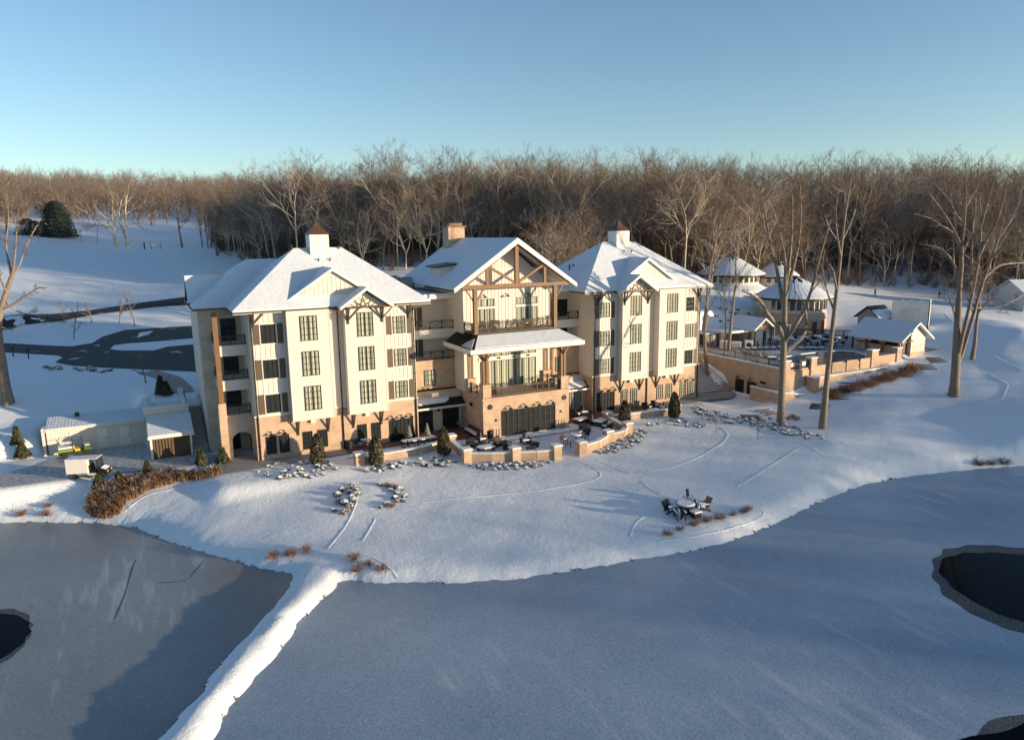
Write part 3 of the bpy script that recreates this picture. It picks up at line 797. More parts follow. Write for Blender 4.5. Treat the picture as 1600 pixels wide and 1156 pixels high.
# ---- the centre block
XC = 26.75
m = W(); m.box(21.65, 31.95, -3.85, 5.0, -.8, 4.2); m.box(21.55, 32.05, -3.95, -3.85, 4.02, 4.25); m.build('brick_base', M['brick'], hotel)
m = W(); m.box(21.5, 31.98, .4, 14.3, 4.2, 15.4); m.prism([(21.5, 15.4), (31.98, 15.4), (XC, 19.75)], 'y', .4, 14.3)
def gtop(x): return 15.4+(5.24-abs(x-XC))*.83 if abs(x-XC) < 5.24 else 15.4
n = 25
for i in range(n+1):
    x = 21.56+(31.92-21.56)*i/n
    for b0, b1 in ((10.9, gtop(x)-.05),):
        if not (22.9 < x < 25.2 or 27.9 < x < 30.5): m.box(x-.03, x+.03, .365, .4, b0, b1)
        else: m.box(x-.03, x+.03, .365, .4, 14.1, b1)
for i in range(6):
    y = .6+i*.42; m.box(21.47, 21.5, y-.03, y+.03, 7.6, 15.2)
m.build('wall', M['white'], hotel)
m = W(); m.box(22.0, 31.5, .34, .4, 17.0, 17.14) ; m.build('gable_ledge', M['trim'], hotel)
# upper terrace doors with transoms
for x0, x1 in ((22.9, 25.15), (27.85, 30.45)):
    window(x0, x1, 10.85, 12.95, .4, 4, 1, curtain=True, name='terrace_door', heavy=(2,)); window(x0, x1, 13.2, 14.0, .4, 3, 1)
    m = W(); m.box(x0-.1, x1+.1, .33, .4, 12.95, 13.19); m.build('window_trim', M['trim'], hotel)
for x in (23.9, 26.6, 29.2): lamp(x, .4, 14.35)
# first floor glazing behind the brick-piered terrace
window(23.4, 30.2, 4.3, 7.3, .4, 8, 1, name='terrace_door', heavy=(2, 4, 6)); window(23.4, 30.2, 7.75, 9.2, .4, 8, 1)
m = W(); m.box(23.2, 30.4, .32, .4, 7.3, 7.75); m.build('window_trim', M['trim'], hotel)
for x in (25.6, 27.4, 29.2):
    m = W(); m.lathe([(.1, -.08), (.16, .0), (.1, .08)], 8, (x, .2, 7.55)); m.box(x-.05, x+.05, .2, .34, 7.5, 7.6); m.build('wall_lamp', M['bronze'], hotel)
# piers and posts of the terrace
for x, y in ((21.72, -3.8), (31.0, -3.8), (21.75, .05), (31.0, .05)):
    m = W(); m.box(x, x+.92, y, y+.9, 4.25, 5.55); m.box(x-.05, x+.97, y-.05, y+.95, 5.55, 5.66); m.build('brick_pier', M['brick'], hotel)
    for k in (0, 1):
        m = W(); px = x+.14+k*.38; m.box(px, px+.27, y+.3, y+.6, 5.66, 9.25)
        s = -1 if k == 0 else 1
        m.bar((px+.13, y+.45, 8.0), (px+.13+s*.8, y+.45, 9.15), .12)
        m.build('timber_post', M['wood'], hotel)
    m = W(); m.bar((x+.46, y+.3, 8.0), (x+.46, y-.45 if y < -1 else y-.6, 9.15), .12); m.build('timber_bracket', M['wood'], hotel)
railing((22.7, -3.45), (30.95, -3.45), 4.25, h=1.0, mt='woodrail' if 'woodrail' in M else 'darkwood', cross=False)
railing((22.1, -2.8), (22.1, .0), 4.25, h=1.0, mt='bronze'); railing((31.5, -2.8), (31.5, .0), 4.25, h=1.0, mt='bronze')
# canopy roof round the terrace
ce = [(20.1, -4.7), (33.2, -4.7)]; zt, ze = 10.62, 9.5
cf = [[(20.1, -4.7, ze), (33.2, -4.7, ze), (31.75, -1.95, zt), (21.7, -1.95, zt)], [(20.1, 2.4, ze), (20.1, -4.7, ze), (21.7, -1.95, zt), (21.7, 2.4, zt)], [(33.2, -4.7, ze), (33.2, 2.4, ze), (31.75, 2.4, zt), (31.75, -1.95, zt)], [(21.7, 2.4, zt), (21.7, -1.95, zt), (31.75, -1.95, zt), (31.75, 2.4, zt)]]
m = W(); m.slab(cf, -.1, 0)
for i in range(24):
    x = 20.5+i*.54; t0 = (max(21.7, min(31.75, x)))
    m.bar((x, -4.68, ze+.03), (t0, -1.96, zt+.02), .035, .05)
for i in range(12):
    y = -4.3+i*.54; m.bar((20.12, y, ze+.03), (21.69, max(-1.9, y), zt+.02), .035, .05)
cn = m.build('canopy_roof', M['metalroof'], hotel)
s = MB(); s.slab([[(20.55, -4.62, ze+.04), (33.1, -4.66, ze+.02), (31.6, -2.25, zt-.11), (21.95, -2.3, zt-.12)]], .02, .10)
s.slab([[(20.2, -4.5, ze+.03), (20.25, -1.9, ze+.06), (20.75, -2.2, ze+.42), (21.3, -2.9, zt-.32)]], .015, .08)
sub(s, 'canopy_snow', M['roofsnow'], cn)
m = W(); m.box(20.1, 33.2, -4.82, -4.702, ze-.42, ze+.03); m.box(19.98, 20.098, -4.82, 2.4, ze-.42, ze+.03); m.box(33.202, 33.32, -4.82, 2.4, ze-.42, ze+.03); m.build('canopy_fascia', M['trim'], hotel)
m = W(); m.box(20.1, 33.2, -4.7, .38, ze-.5, ze-.36); m.build('canopy_soffit', M['wood'], hotel)
# upper terrace: deck, rail, posts, truss
m = W(); m.box(21.6, 31.8, -1.9, .4, 10.63, 10.8); m.build('terrace_deck', M['darkwood'], hotel)
railing((22.1, -1.7), (31.3, -1.7), 10.82, h=1.0, mt='darkwood', cross=False); railing((21.65, -1.5), (21.65, .3), 10.82); railing((31.75, -1.5), (31.75, .3), 10.82)
TY = -1.75
for x in (21.95, 31.4):
    m = W(); m.box(x-.2, x+.2, TY-.2, TY+.2, 10.62, 15.28)
    for s in (-1, 1): m.bar((x+s*.15, TY, 14.0), (x+s*1.0, TY, 15.25), .13)
    m.build('timber_post', M['wood'], hotel)
m = W(); m.box(20.5, 33.0, TY-.2, TY+.2, 15.28, 15.66); m.box(XC-.19, XC+.19, TY-.19, TY+.19, 15.66, 19.75)
for s in (-1, 1):
    m.box(XC+s*3.4-.14, XC+s*3.4+.14, TY-.13, TY+.13, 15.66, 17.5)
    m.bar((XC+s*.25, TY, 15.8), (XC+s*3.3, TY, 17.55), .26, .24)
    m.bar((XC+s*5.9, TY+.02, 15.6), (XC+s*.1, TY+.02, 19.72), .24, .22)
m.build('timber_truss', M['wood'], hotel)
for x in (21.6, 31.9):
    m = W(); m.box(x-.14, x+.14, TY+.2, .4, 15.3, 15.6); m.build('timber_beam', M['wood'], hotel)
# main gable roof
gr = gable_roof(XC, 7.25, -2.15, 14.8, 15.32, 20.25)
roof(gr, .3, .13, 'gable_roof')
m = W()
for s in (-1, 1): m.prism([(XC+s*7.2, 15.02), (XC+s*7.25, 15.34), (XC, 20.28), (XC, 19.78)], 'y', -2.19, -2.152)
m.build('bargeboard', M['trim'], hotel)
m = W(); m.box(19.38, 19.498, -2.1, 6.0, 15.1, 15.28); m.box(34.002, 34.12, -2.1, 6, 15.1, 15.28); m.build('gutter', M['bronze'], hotel)
# chimney
m = W(); m.box(24.9, 27.0, 12.1, 13.9, 18.0, 21.6); ch = m.build('chimney', M['brick'], hotel)
m = MB(); m.box(24.75, 27.15, 11.95, 14.05, 21.6, 21.78); m.box(25.1, 26.8, 12.3, 13.7, 21.78, 22.1); sub(m, 'chimney_cap', M['capmetal'], ch)
# skylight-like dormer and air units on the left of the gable
m = W(); m.prism([(20.6, 15.6), (20.6, 17.25), (22.6, 17.5), (23.4, 17.6), (22.6, 16.2)], 'y', 4.6, 7.6); m.build('dormer_wall', M['white'], hotel)
m = W(); m.slab([[(20.3, 4.35, 17.38), (23.6, 4.35, 17.8), (23.6, 7.85, 17.8), (20.3, 7.85, 17.38)]], -.16, 0); m.build('dormer_roof', M['bronze'], hotel)
for x, y, s_ in ((17.4, 11.5, .9), (18.6, 10.2, .7), (16.5, 9.4, .8), (19.4, 12.0, .75)):
    m = W(); m.box(x-s_, x+s_, y-s_*.8, y+s_*.8, 14.6, 14.6+s_*1.6); m.box(x-s_*.7, x+s_*.7, y-s_*.5, y+s_*.5, 14.6+s_*1.6, 14.75+s_*1.6); m.build('air_unit', M['galv'] if 'galv' in M else M['concrete'], hotel)
# ground floor of the centre
window(23.75, 30.2, .02, 2.75, -3.85, 10, 3, curtain=False, name='glazed_front', heavy=(1, 2, 3, 7, 8, 9))
for x in (24.6, 26.4, 28.0, 29.7): lamp(x, -3.85, 3.1)
for x in (22.45, 31.35):
    m = W(); m.lathe([(.0, -.08), (.25, -.08), (.28, -.02), (.28, .02), (.0, .02)], 14, (0, 0, 0))
    m.v = [(x+p[0], -3.87+p[2], 3.3+p[1]) for p in m.v]; m.build('wall_plaque', M['bronze'], hotel)
for x in (23.1, 30.9): m = W(); m.box(x-.08, x+.08, -3.95, -3.85, 1.7, 1.95); m.build('wall_lamp', M['black'], hotel)
m = W()
for x in (22.9, 23.2, 30.75, 31.05): m.tube([(x, -4.3, -.1), (x, -4.3, 1.0)], .04, 6)
m.build('standpipe', M['black'], hotel)
window(-1.2, -.6, 2.9, 3.3, 21.65, 1, 1, curtain=False, name='vent_grille', ax='x')
# ------------------------------------------------------------------ pool terrace on the right
PX, PY, PZ = 60.5, -7.4, 4.0
def bld(name, label, cat, loc, group=None): return thing(name, label, cat, loc, 0, group)
M['carpaint'] = mat('pale blue grey car paint', (.42, .50, .55), .3)
M['yard'] = snowy('trampled wet yard', (.12, .10, .09), .75, .62, 1.42, noise=(2.5, (.055, .05, .05), .3), nscale=2.6)
M['wood2'] = mat('weathered timber slats', (.13, .075, .045), .7, noise=(4, (.08, .05, .03), .25))
M['deck'] = mat('snow dusted pool paving', (.52, .53, .55), .8, noise=(1.1, (.27, .27, .28), .2))
M['poolwater'] = mat('thin ice on pool water', (.055, .085, .10), .15, noise=(.5, (.12, .15, .165), .12), spec=.5)
M['galv'] = mat('pale grey painted metal', (.55, .55, .54), .5)
deck_poly = [(PX+.3, 16), (PX+.3, PY+.4), (82, PY+.4), (92, -7), (92, 24), (PX+.3, 24)]
sheet('pool_deck', deck_poly, PZ+.02, M['deck'], lab='snow dusted paving round the swimming pool')
pp = [(64.9, -6.7), (65.1, -2.2), (67.5, -.7), (71, -.3), (74.5, -.3), (78.3, -1.0), (79.4, -2.6), (78.0, -6.0), (76.4, -6.7)]
sheet('pool_water', pp, PZ+.045, M['poolwater'], lab='dark swimming pool skinned with thin ice')
m = W()
for i in range(len(pp)):
    a, b = pp[i], pp[(i+1) % len(pp)]
    if a[1] < -6.5 and b[1] < -6.5: continue
    m.bar((*a, PZ+.06), (*b, PZ+.06), .42, .12)
o = m.build('pool_coping', M['snow']); tag(o, 'snowy stone coping round the swimming pool edge', 'coping')
pw = bld('pool_retaining_wall', 'tall tan brick retaining wall holding up the pool terrace, with doors and piers', 'wall', (PX, -2, 0))
m = W(); m.box(PX, PX+.35, PY+.2, 9, -1.2, 4.05); m.box(PX+.35, 82.5, PY, PY+.35, -1, 3.95); m.build('brick_wall', M['brick'], pw)
m = W(); m.box(PX-.06, PX+.41, PY+.2, 9, 4.05, 4.2); m.build('coping', M['snow'], pw)
for x0, x1, z1 in ((60.5, 61.3, 5.1), (64.9, 65.9, 5.1), (76.2, 77.5, 5.1), (81.3, 82.2, 5.0)):
    m = W(); m.box(x0, x1, PY-.25, PY+.6, .2, z1); m.build('pier', M['brick'], pw)
    m = W(); m.box(x0-.07, x1+.07, PY-.32, PY+.67, z1, z1+.12); m.build('pier_cap', M['snow'], pw)
m = W()
for x0, x1, z1 in ((66.0, 68.4, 4.1), (68.9, 71.0, 4.2), (71.6, 73.7, 4.2), (74.2, 76.2, 4.2)): m.box(x0, x1, PY-.12, PY+.0, 2.7, z1)
m.box(77.5, 81.3, PY-.1, PY, 2.7, 4.3); m.box(61.3, 64.9, PY-.1, PY, 1.2, 3.7); m.build('parapet_panel', M['brick'], pw)
m = W(); m.box(64.2, 66.2, -8.9, PY-.26, 0.2, 2.9); m.box(66.2, 78.5, -8.3, PY-.26, .6, 2.75); m.build('ledge', M['brick'], pw)
m = W(); m.box(66.2, 78.5, -8.35, PY-.3, 2.75, 2.86); m.box(64.15, 66.2, -8.95, PY-.3, 2.9, 3.0); m.build('ledge_snow', M['snow'], pw)
for y0, y1 in ((-.93, .57), (-3.05, -1.5)):
    m = W(); m.box(PX-.06, PX, y0, y1, -.3, 1.66); d = m.build('door', M['bronze'], pw)
    s = MB(); s.box(PX-.1, PX-.06, (y0+y1)/2-.02, (y0+y1)/2+.02, -.28, 1.6); sub(s, 'door_seam', M['black'], d)
    yc = (y0+y1)/2; m = W(); m.tube([(PX, yc, 2.15), (PX-.35, yc, 2.25), (PX-.42, yc, 2.1)], .03, 5); m.lathe([(.07, .06), (.26, -.1)], 10, (PX-.42, yc, 2.06)); m.build('wall_lamp', M['black'], pw)
m = W(); m.box(PX-.04, PX, -4.6, -3.7, 1.75, 2.05); m.build('vent', M['bronze'], pw)
lw = bld('planter_wall', 'low tan brick wall bending round the foot of the pool wall', 'wall', (59.2, -6, 0))
m = W(); m.box(59, 59.35, -8.4, -3.5, -1.2, 1.45); m.prism([(59.35, -1.2), (65.6, -1.0), (65.6, .7), (62.5, .95), (59.35, 1.45)], 'y', -8.4, -8.05); m.box(59.35, PX, -3.8, -3.5, -1, 1.45); m.build('brick_wall', M['brick'], lw)
m = W(); m.box(58.94, 59.4, -8.46, -3.45, 1.45, 1.56); m.prism([(59.4, 1.45), (62.5, .95), (65.6, .7), (65.6, .8), (62.5, 1.05), (59.4, 1.56)], 'y', -8.45, -8.0); m.build('coping', M['snow'], lw)
# soil behind it
m = W(); m.prism([(59.35, -1), (65, -1), (65, .6), (62.5, .85), (59.35, 1.25)], 'y', -8.05, PY); o = m.build('planting_bed', M['snow'], lw)
# fence along the top and round the pool
f = bld('pool_fence', 'black metal railing along the top of the tall pool wall', 'railing', (PX, 0, 4))
railing((PX+.18, PY+.7), (PX+.18, 8.8), 4.2, 1.0, f, 'black', False, 'rail', 2.0)
f = bld('pool_fence', 'short black railing with two pale notices between the first wall piers', 'railing', (63, PY, 4))
railing((61.3, PY+.2), (64.9, PY+.2), 3.95, .95, f, 'black', False, 'rail', 1.8)
for x in (62.1, 64.0): m = W(); m.box(x-.3, x+.3, PY+.12, PY+.15, 4.25, 4.75); m.build('notice_board', M['trim'], f)
f = bld('pool_fence', 'thin black railing behind the pool below the round building', 'railing', (90, 9, 4))
railing((83.5, 14.5), (91.5, 6.5), PZ, 1.1, f, 'black', False, 'rail', 2.0)
# stairs between the hotel and the pool wall
st = bld('outdoor_stairs', 'broad outdoor stairs climbing between the hotel and the pool wall', 'stairs', (57, 3, 0))
m = W()
for i in range(18): m.box(54.9, 59.3, 1.2+i*.42, 9.2, -.3 if i == 0 else i*.205, (i+1)*.205)
m.build('steps', M['concrete'], st)
m = W()
for i in range(18): m.box(55.1, 59.2, 1.32+i*.42, 1.2+(i+1)*.42, (i+1)*.205+.002, (i+1)*.205+.03)
m.build('step_snow', M['snow'], st)
m = W(); m.tube([(59.4, 1.0, .9), (59.4, 1.2, 1.0), (59.4, 8.8, 4.6), (59.4, 9.2, 4.6)], .035, 6)
for i in range(5): m.tube([(59.4, 1.3+i*1.8, .1+i*.86), (59.4, 1.3+i*1.8, 1.05+i*.86)], .03, 5)
m.build('handrail', M['black'], st)
m = W(); m.box(59.35, 60.4, 1.0, 9.2, -.5, .3); m.prism([(1.0, .3), (9.2, .3), (9.2, 4.0)], 'x', 59.5, 60.4); m.build('side_wall', M['brick'], st)
M['apron'] = mat('cleared concrete apron', (.25, .225, .205), .8, noise=(.8, (.34, .33, .325), .2))

# cabana, awning, air units
cb = bld('pool_cabana', 'small white gabled cabana beside the pool with a wooden gable truss', 'cabana', (72.8, 10.5, PZ))
m = W(); m.box(71.2, 74.4, 8.4, 13.0, PZ-.1, 6.75); m.prism([(71.2, 6.75), (74.4, 6.75), (72.8, 7.95)], 'y', 8.4, 13.0); m.build('wall', M['white'], cb)
roof([[(70.7, 7.5, 6.5), (72.8, 7.5, 8.05), (72.8, 13.6, 8.05), (70.7, 13.6, 6.5)], [(72.8, 7.5, 8.05), (74.9, 7.5, 6.5), (74.9, 13.6, 6.5), (72.8, 13.6, 8.05)]], .16, .1, parent=cb)
m = W(); m.box(71.0, 74.6, 7.9, 8.05, 6.5, 6.66)
for s in (-1, 1): m.bar((72.8+s*.2, 7.97, 6.7), (72.8+s*1.0, 7.97, 7.15), .1); m.box(72.8+s*1.6-.07, 72.8+s*1.6+.07, 7.9, 8.05, PZ, 6.5)
m.box(72.73, 72.87, 7.9, 8.05, 6.66, 7.7); m.build('timber_truss', M['wood'], cb)
m = W(); m.box(73.2, 73.85, 8.36, 8.4, PZ, 6.1); m.build('door', M['darkwood'], cb)

aw = bld('awning_shelter', 'flat roofed open shelter on timber posts left of the gabled cabana', 'shelter', (69.4, 10.2, PZ))
m = W(); m.box(66.8, 71.1, 8.6, 13, 6.15, 6.35); m.build('flat_roof', M['trim'], aw)
m = W(); m.box(66.8, 71.1, 8.6, 13, 6.36, 6.46); m.build('roof_snow', M['roofsnow'], aw)
m = W(); m.box(70.9, 71.15, 9.0, 12.9, PZ, 6.15); m.box(66.9, 70.9, 12.8, 12.95, PZ, 6.15); m.box(66.9, 67.1, 9.6, 12.8, PZ, 6.15); m.build('back_wall', M['white'], aw)
for x in (68.6, 70.75): m = W(); m.box(x, x+.21, 8.65, 8.87, PZ, 6.15); m.build('timber_post', M['wood'], aw)
de = bld('service_enclosure', 'dark metal service box with snow on top beside the flat shelter', 'enclosure', (65.6, 11.8, PZ))
m = W(); m.box(64.2, 66.6, 10.6, 13.6, PZ, 6.0); m.build('box', M['galv_dark'] if 'galv_dark' in M else M['bronze'], de)
m = W(); m.box(64.1, 66.7, 10.5, 13.7, 6.0, 6.12); m.build('roof_snow', M['roofsnow'], de)
m = W(); m.box(64.5, 65.3, 10.56, 10.6, PZ+.1, 5.8); m.box(65.5, 66.3, 10.56, 10.6, PZ+.1, 5.8); m.build('door', M['concrete'], de)
for k, (x, y, w, h, lab) in enumerate([(65.8, 8.6, 1.1, 1.3, 'pale grey pool plant cabinet nearest the dark service box'), (67.2, 7.6, 1.3, 1.15, 'middle pale grey pool plant cabinet by the railing'), (68.6, 6.6, 1.1, 1.35, 'pale air unit with a round fan grille by the loungers')]):
    t = thing('plant_cabinet', lab, 'cabinet', (x, y, PZ), R(-35), 'plant cabinets by the pool railing')
    m = MB(); m.box(-w/2, w/2, -.4, .4, .08, h); m.build('casing', M['galv'], t, bevel=.03)
    m = MB(); m.box(-w/2+.05, w/2-.05, -.35, .35, 0, .08); m.build('plinth', M['concrete'], t)
    m = MB()
    if k == 2: m.lathe([(.32, 0), (.32, .03), (.0, .03)], 16); m.v = [(p[0], -.40-p[2], .7+p[1]) for p in m.v]
    else: m.box(-w/2+.1, w/2-.1, -.415, -.4, .25, h-.2)
    m.build('grille', M['bronze'] if k == 2 else M['concrete'], t)
# loungers
def lounger():
    t = thing('sun_lounger', 'x', 'sun lounger')
    m = MB(); m.box(-.33, .33, -.9, .35, .26, .33); m.build('seat', M['loungefab'], t)
    m = MB(); m.bar((0, .35, .3), (0, 1.0, .98), .64, .06, up=(1, 0, 0)); m.v = m.v; m.build('backrest', M['loungefab'], t)
    m = MB(); m.box(-.31, .31, -.88, .33, .332, .40); m.bar((0, .36, .38), (0, .96, 1.0), .03, .56); m.build('snow', M['snow'], t)
    for x in (-.3, .3):
        for y in (-.8, .3): m = MB(); m.box(x-.025, x+.025, y-.025, y+.025, 0, .26); m.build('leg', M['black'], t)
    return t
M['loungefab'] = mat('navy sling fabric', (.03, .04, .06), .8)
lg = lounger(); used = set()
rows = [('facing the pool in the row before the cabana', [(68.2, 6.6), (69.0, 6.1), (69.8, 5.7), (70.6, 5.3), (71.4, 4.8), (72.9, 4.9)], -30), ('with its dark back to the tall wall railing', [(64.5, 2.6), (64.4, 1.4), (64.5, .2), (64.7, -1.0)], 75), ('in the far row beyond the pool', [(74.6, 2.7), (75.5, 2.2), (76.3, 1.8), (77.1, 1.3)], -25)]
ordn = ['first', 'second', 'third', 'fourth', 'fifth', 'sixth']
for lab, ps, a in rows:
    for k, (x, y) in enumerate(ps): place(lg, (x, y, PZ+.02), R(a), f'snowy lounger {lab}, {ordn[k]} from the left', 'sun loungers round the pool', used=used)
# bar pavilion
br = bld('pool_bar', 'open sided pool bar pavilion with a white gable and snowy roof', 'pavilion', (84.7, -3.5, PZ))
roof([[(81.7, -8.0, 5.85), (85.15, -8.0, 8.2), (85.15, .5, 8.2), (81.7, .5, 5.85)], [(85.15, -8.0, 8.2), (88.5, -8.0, 5.85), (88.5, .5, 5.85), (85.15, .5, 8.2)]], .16, .1, parent=br)
m = W(); m.box(84.35, 87.4, -7.4, .2, 3.4, 5.95); m.prism([(84.35, 5.95), (87.4, 5.95), (87.4, 6.35), (85.2, 7.85), (84.35, 7.4)], 'y', -7.4, .2)
for i in range(8): m.box(84.4+i*.42-.03, 84.4+i*.42+.03, -7.435, -7.4, 4.2, 5.95 if i < 8 else 6)
m.build('wall', M['white'], br)
m = W(); m.box(84.3, 87.45, -7.46, .22, 2.8, 4.15); m.build('brick_base', M['brick'], br)
m = W(); m.box(82.3, 82.55, -2.6, .0, 3.6, 5.8) if False else m.box(82.2, 82.45, -7.3, -7.05, 3.6, 5.8)
for y in (-4.6, -2.1, .1): m.box(82.2, 82.45, y-.12, y+.12, 3.6, 5.8)
m.bar((82.3, -7.6, 5.8), (85.1, -7.6, 7.75), .18); m.box(82.2, 84.4, -7.7, -7.5, 5.65, 5.85); m.build('timber_frame', M['wood'], br)
m = W(); m.box(82.7, 83.3, -5.6, -.4, 4.0, 5.0); m.build('bar_counter', M['brick'], br)
m = W(); m.box(82.55, 83.4, -5.7, -.3, 5.0, 5.08); m.build('counter_top', M['darkwood'], br)
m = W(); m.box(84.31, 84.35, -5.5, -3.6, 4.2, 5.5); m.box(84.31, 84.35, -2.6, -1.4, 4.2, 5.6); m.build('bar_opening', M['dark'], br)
m = W(); m.box(83.2, 84.3, -6.95, -6.9, 4.0, 5.6); m.build('door', M['darkwood'], br)
# tables with parasol-less chairs on the far deck
def chair(name='patio_chair'):
    t = thing(name, 'x', 'chair'); b = M['black']
    m = MB(); m.box(-.26, .26, -.26, .26, .40, .45); m.build('seat', b, t)
    m = MB(); m.bar((0, .25, .45), (0, .36, .95), .52, .04, up=(1, 0, 0)); m.build('backrest', b, t)
    for x in (-.24, .24):
        for y in (-.24, .24): m = MB(); m.box(x-.02, x+.02, y-.02, y+.02, 0, .4); m.build('leg', b, t)
        m = MB(); m.box(x-.03, x+.03, -.26, .3, .62, .66); m.box(x-.02, x+.02, -.26, -.22, .4, .62); m.build('armrest', b, t)
    m = MB(); m.box(-.24, .24, -.24, .22, .452, .52); m.build('snow', M['snow'], t)
    return t
def table(name='patio_table', r=.6, square=None):
    t = thing(name, 'x', 'table'); m = MB()
    if square: m.box(-square[0]/2, square[0]/2, -square[1]/2, square[1]/2, .68, .73)
    else: m.lathe([(r, .68), (r, .73)], 20)
    m.build('tabletop', M['black'], t); m = MB()
    if square: m.box(-square[0]/2+.03, square[0]/2-.03, -square[1]/2+.03, square[1]/2-.03, .732, .81)
    else: m.lathe([(r*.95, .732), (r*.85, .82), (0.01, .83)], 20)
    m.build('snow', M['snow'], t)
    if square:
        for x in (-1, 1):
            for y in (-1, 1): m = MB(); m.box(x*(square[0]/2-.1)-.04, x*(square[0]/2-.1)+.04, y*(square[1]/2-.1)-.04, y*(square[1]/2-.1)+.04, 0, .68); m.build('leg', M['black'], t)
    else:
        m = MB(); m.lathe([(.3, 0), (.3, .04), (.05, .06), (.05, .68)], 12); m.build('pedestal', M['black'], t)
    return t
ch0, tb0 = chair(), table(); uc, ut = set(), set()
k = 0
for (x, y, where) in [(80.2, 1.6, 'nearest the pool bar'), (79.0, 3.6, 'just behind the pool beside the bar'), (81.5, 4.4, 'in the middle of the far deck'), (77.8, 6.0, 'behind the far row of loungers'), (80.6, 7.2, 'below the left of the round building'), (83.2, 7.0, 'below the round building'), (84.6, 4.6, 'behind the back of the pool bar'), (75.4, 7.6, 'beside the gabled cabana')]:
    place(tb0, (x, y, PZ+.02), 0, f'snow topped round dark table {where}', 'tables on the pool deck', used=ut)
    for j in range(4):
        a = R(40+90*j+rnd.uniform(-14, 14)); side = ['back right', 'back left', 'front left', 'front right'][j]
        place(ch0, (x+.95*math.cos(a), y+.95*math.sin(a), PZ+.02), a-R(90), f'dark armchair {side} of the table {where}', 'armchairs on the pool deck', used=uc)
# pergola
pg = bld('pergola', 'dark metal pergola frame between the cabana and the round building', 'pergola', (77.5, 10.5, PZ))
m = W()
for x in (75.6, 79.4):
    for y in (9, 12): m.box(x-.07, x+.07, y-.07, y+.07, PZ, 6.5)
m.build('post', M['black'], pg); m = W(); m.box(75.4, 79.6, 8.9, 9.1, 6.5, 6.65); m.box(75.4, 79.6, 11.9, 12.1, 6.5, 6.65)
for i in range(8): m.box(75.6+i*.53, 75.68+i*.53, 8.7, 12.3, 6.65, 6.75)
m.build('beams', M['black'], pg)

# ------------------------------------------------------------------ the round buildings
M['conesnow'] = M['roofsnow']
def cone_roof(m, c, r0, z0, r1, z1, n=36): m.lathe([(r0, z0-.22), (r0, z0), (r1, z1), (.01, z1+.02)], n, (c[0], c[1], 0))
def round_building(label, c, rw, zb, zbrick, ze, re, za, nwin, w0, w1, wz0, wz1, brick=True, skirt=None):
    t = bld('round_building', label, 'round building', (c[0], c[1], zb))
    if skirt:
        r2, zs = skirt
        m = W(); m.lathe([(r2, zb-2), (r2, zs)], 40, (*c, 0)); m.build('lower_wall', M['white'], t)
        m = W(); m.lathe([(r2+.5, zs-.15), (r2+.5, zs+.05), (rw, zs+1.15), (rw-.3, zs+1.1)], 40, (*c, 0)); m.build('skirt_roof', M['roofsnow'], t, smooth=False)
    m = W(); m.lathe([(rw, zbrick-.1), (rw, ze)], 40, (*c, 0))
    for i in range(60):
        a = 2*math.pi*i/60; x, y = c[0]+(rw+.02)*math.cos(a), c[1]+(rw+.02)*math.sin(a); m.box(x-.03, x+.03, y-.03, y+.03, zbrick, ze)
    m.build('wall', M['white'], t)
    if brick: m = W(); m.lathe([(rw+.12, zb-2), (rw+.12, zbrick)], 40, (*c, 0)); m.build('brick_base', M['brick'], t)
    m = W(); cone_roof(m, c, re, ze, .9, za, 40); ro = m.build('roof', M['metalroof'], t, smooth=False)
    # snow lying between the seams, thinner near the top
    s = MB(); n = 40
    for i in range(n):
        a0, a1 = 2*math.pi*(i+.04)/n, 2*math.pi*(i+.96)/n; q = rnd.uniform(.72, .99) if math.cos(2*math.pi*i/n-R(-60)) > .0 else rnd.uniform(.93, .99)
        r1 = re+(1.0-re)*q; z1 = ze+(za-ze)*q; am = (a0+a1)/2
        p = [(c[0]+(re+.03)*math.cos(a0), c[1]+(re+.03)*math.sin(a0), ze+.03), (c[0]+(re+.03)*math.cos(a1), c[1]+(re+.03)*math.sin(a1), ze+.03), (c[0]+r1*math.cos(a1), c[1]+r1*math.sin(a1), z1+.03), (c[0]+(r1-.1)*math.cos(am), c[1]+(r1-.1)*math.sin(am), z1+.06), (c[0]+r1*math.cos(a0), c[1]+r1*math.sin(a0), z1+.03)]
        s.slab([p], 0, .12)
    s.v = s.v; sub(s, 'roof_snow', M['roofsnow'], ro)
    m = W(); m.lathe([(1.0, za-.1), (1.0, za+.25), (.6, za+.4)], 20, (*c, 0)); m.build('roof_cap', M['bronze'], t)
    m = W(); m.prism([(c[0]+(re-.12 if (i//2) % 2 else rw+.12)*math.cos(math.pi*i/88), c[1]+(re-.12 if (i//2) % 2 else rw+.12)*math.sin(math.pi*i/88)) for i in range(176)], 'z', ze-.36, ze-.23)
    m.build('eave_brackets', M['darkwood'], t)
    for i in range(nwin):
        a = R(w0+(w1-w0)*i/(nwin-1)); rr = rw+.02
        m = MB(); m.box(0, .05, -.36, .36, wz0, wz1)
        ca, sa = math.cos(a), math.sin(a); wv = [(c[0]+(rr+x)*ca-y*sa, c[1]+(rr+x)*sa+y*ca, z) for x, y, z in m.v]
        m.v = wv; fr = m.build('window', M['bronze'], t); fix(fr)
        g_ = MB(); g_.box(.051, .056, -.30, .30, wz0+.06, wz1-.06); g_.v = [(c[0]+(rr+x)*ca-y*sa, c[1]+(rr+x)*sa+y*ca, z) for x, y, z in g_.v]; sub(g_, 'pane', M['darkglass'], fr)
    return t
M['darkglass'] = mat('dark window glass', (.03, .035, .04), .08, spec=.6)
c1 = ond(1240, 450, 131); c1 = (c1.x, c1.y)
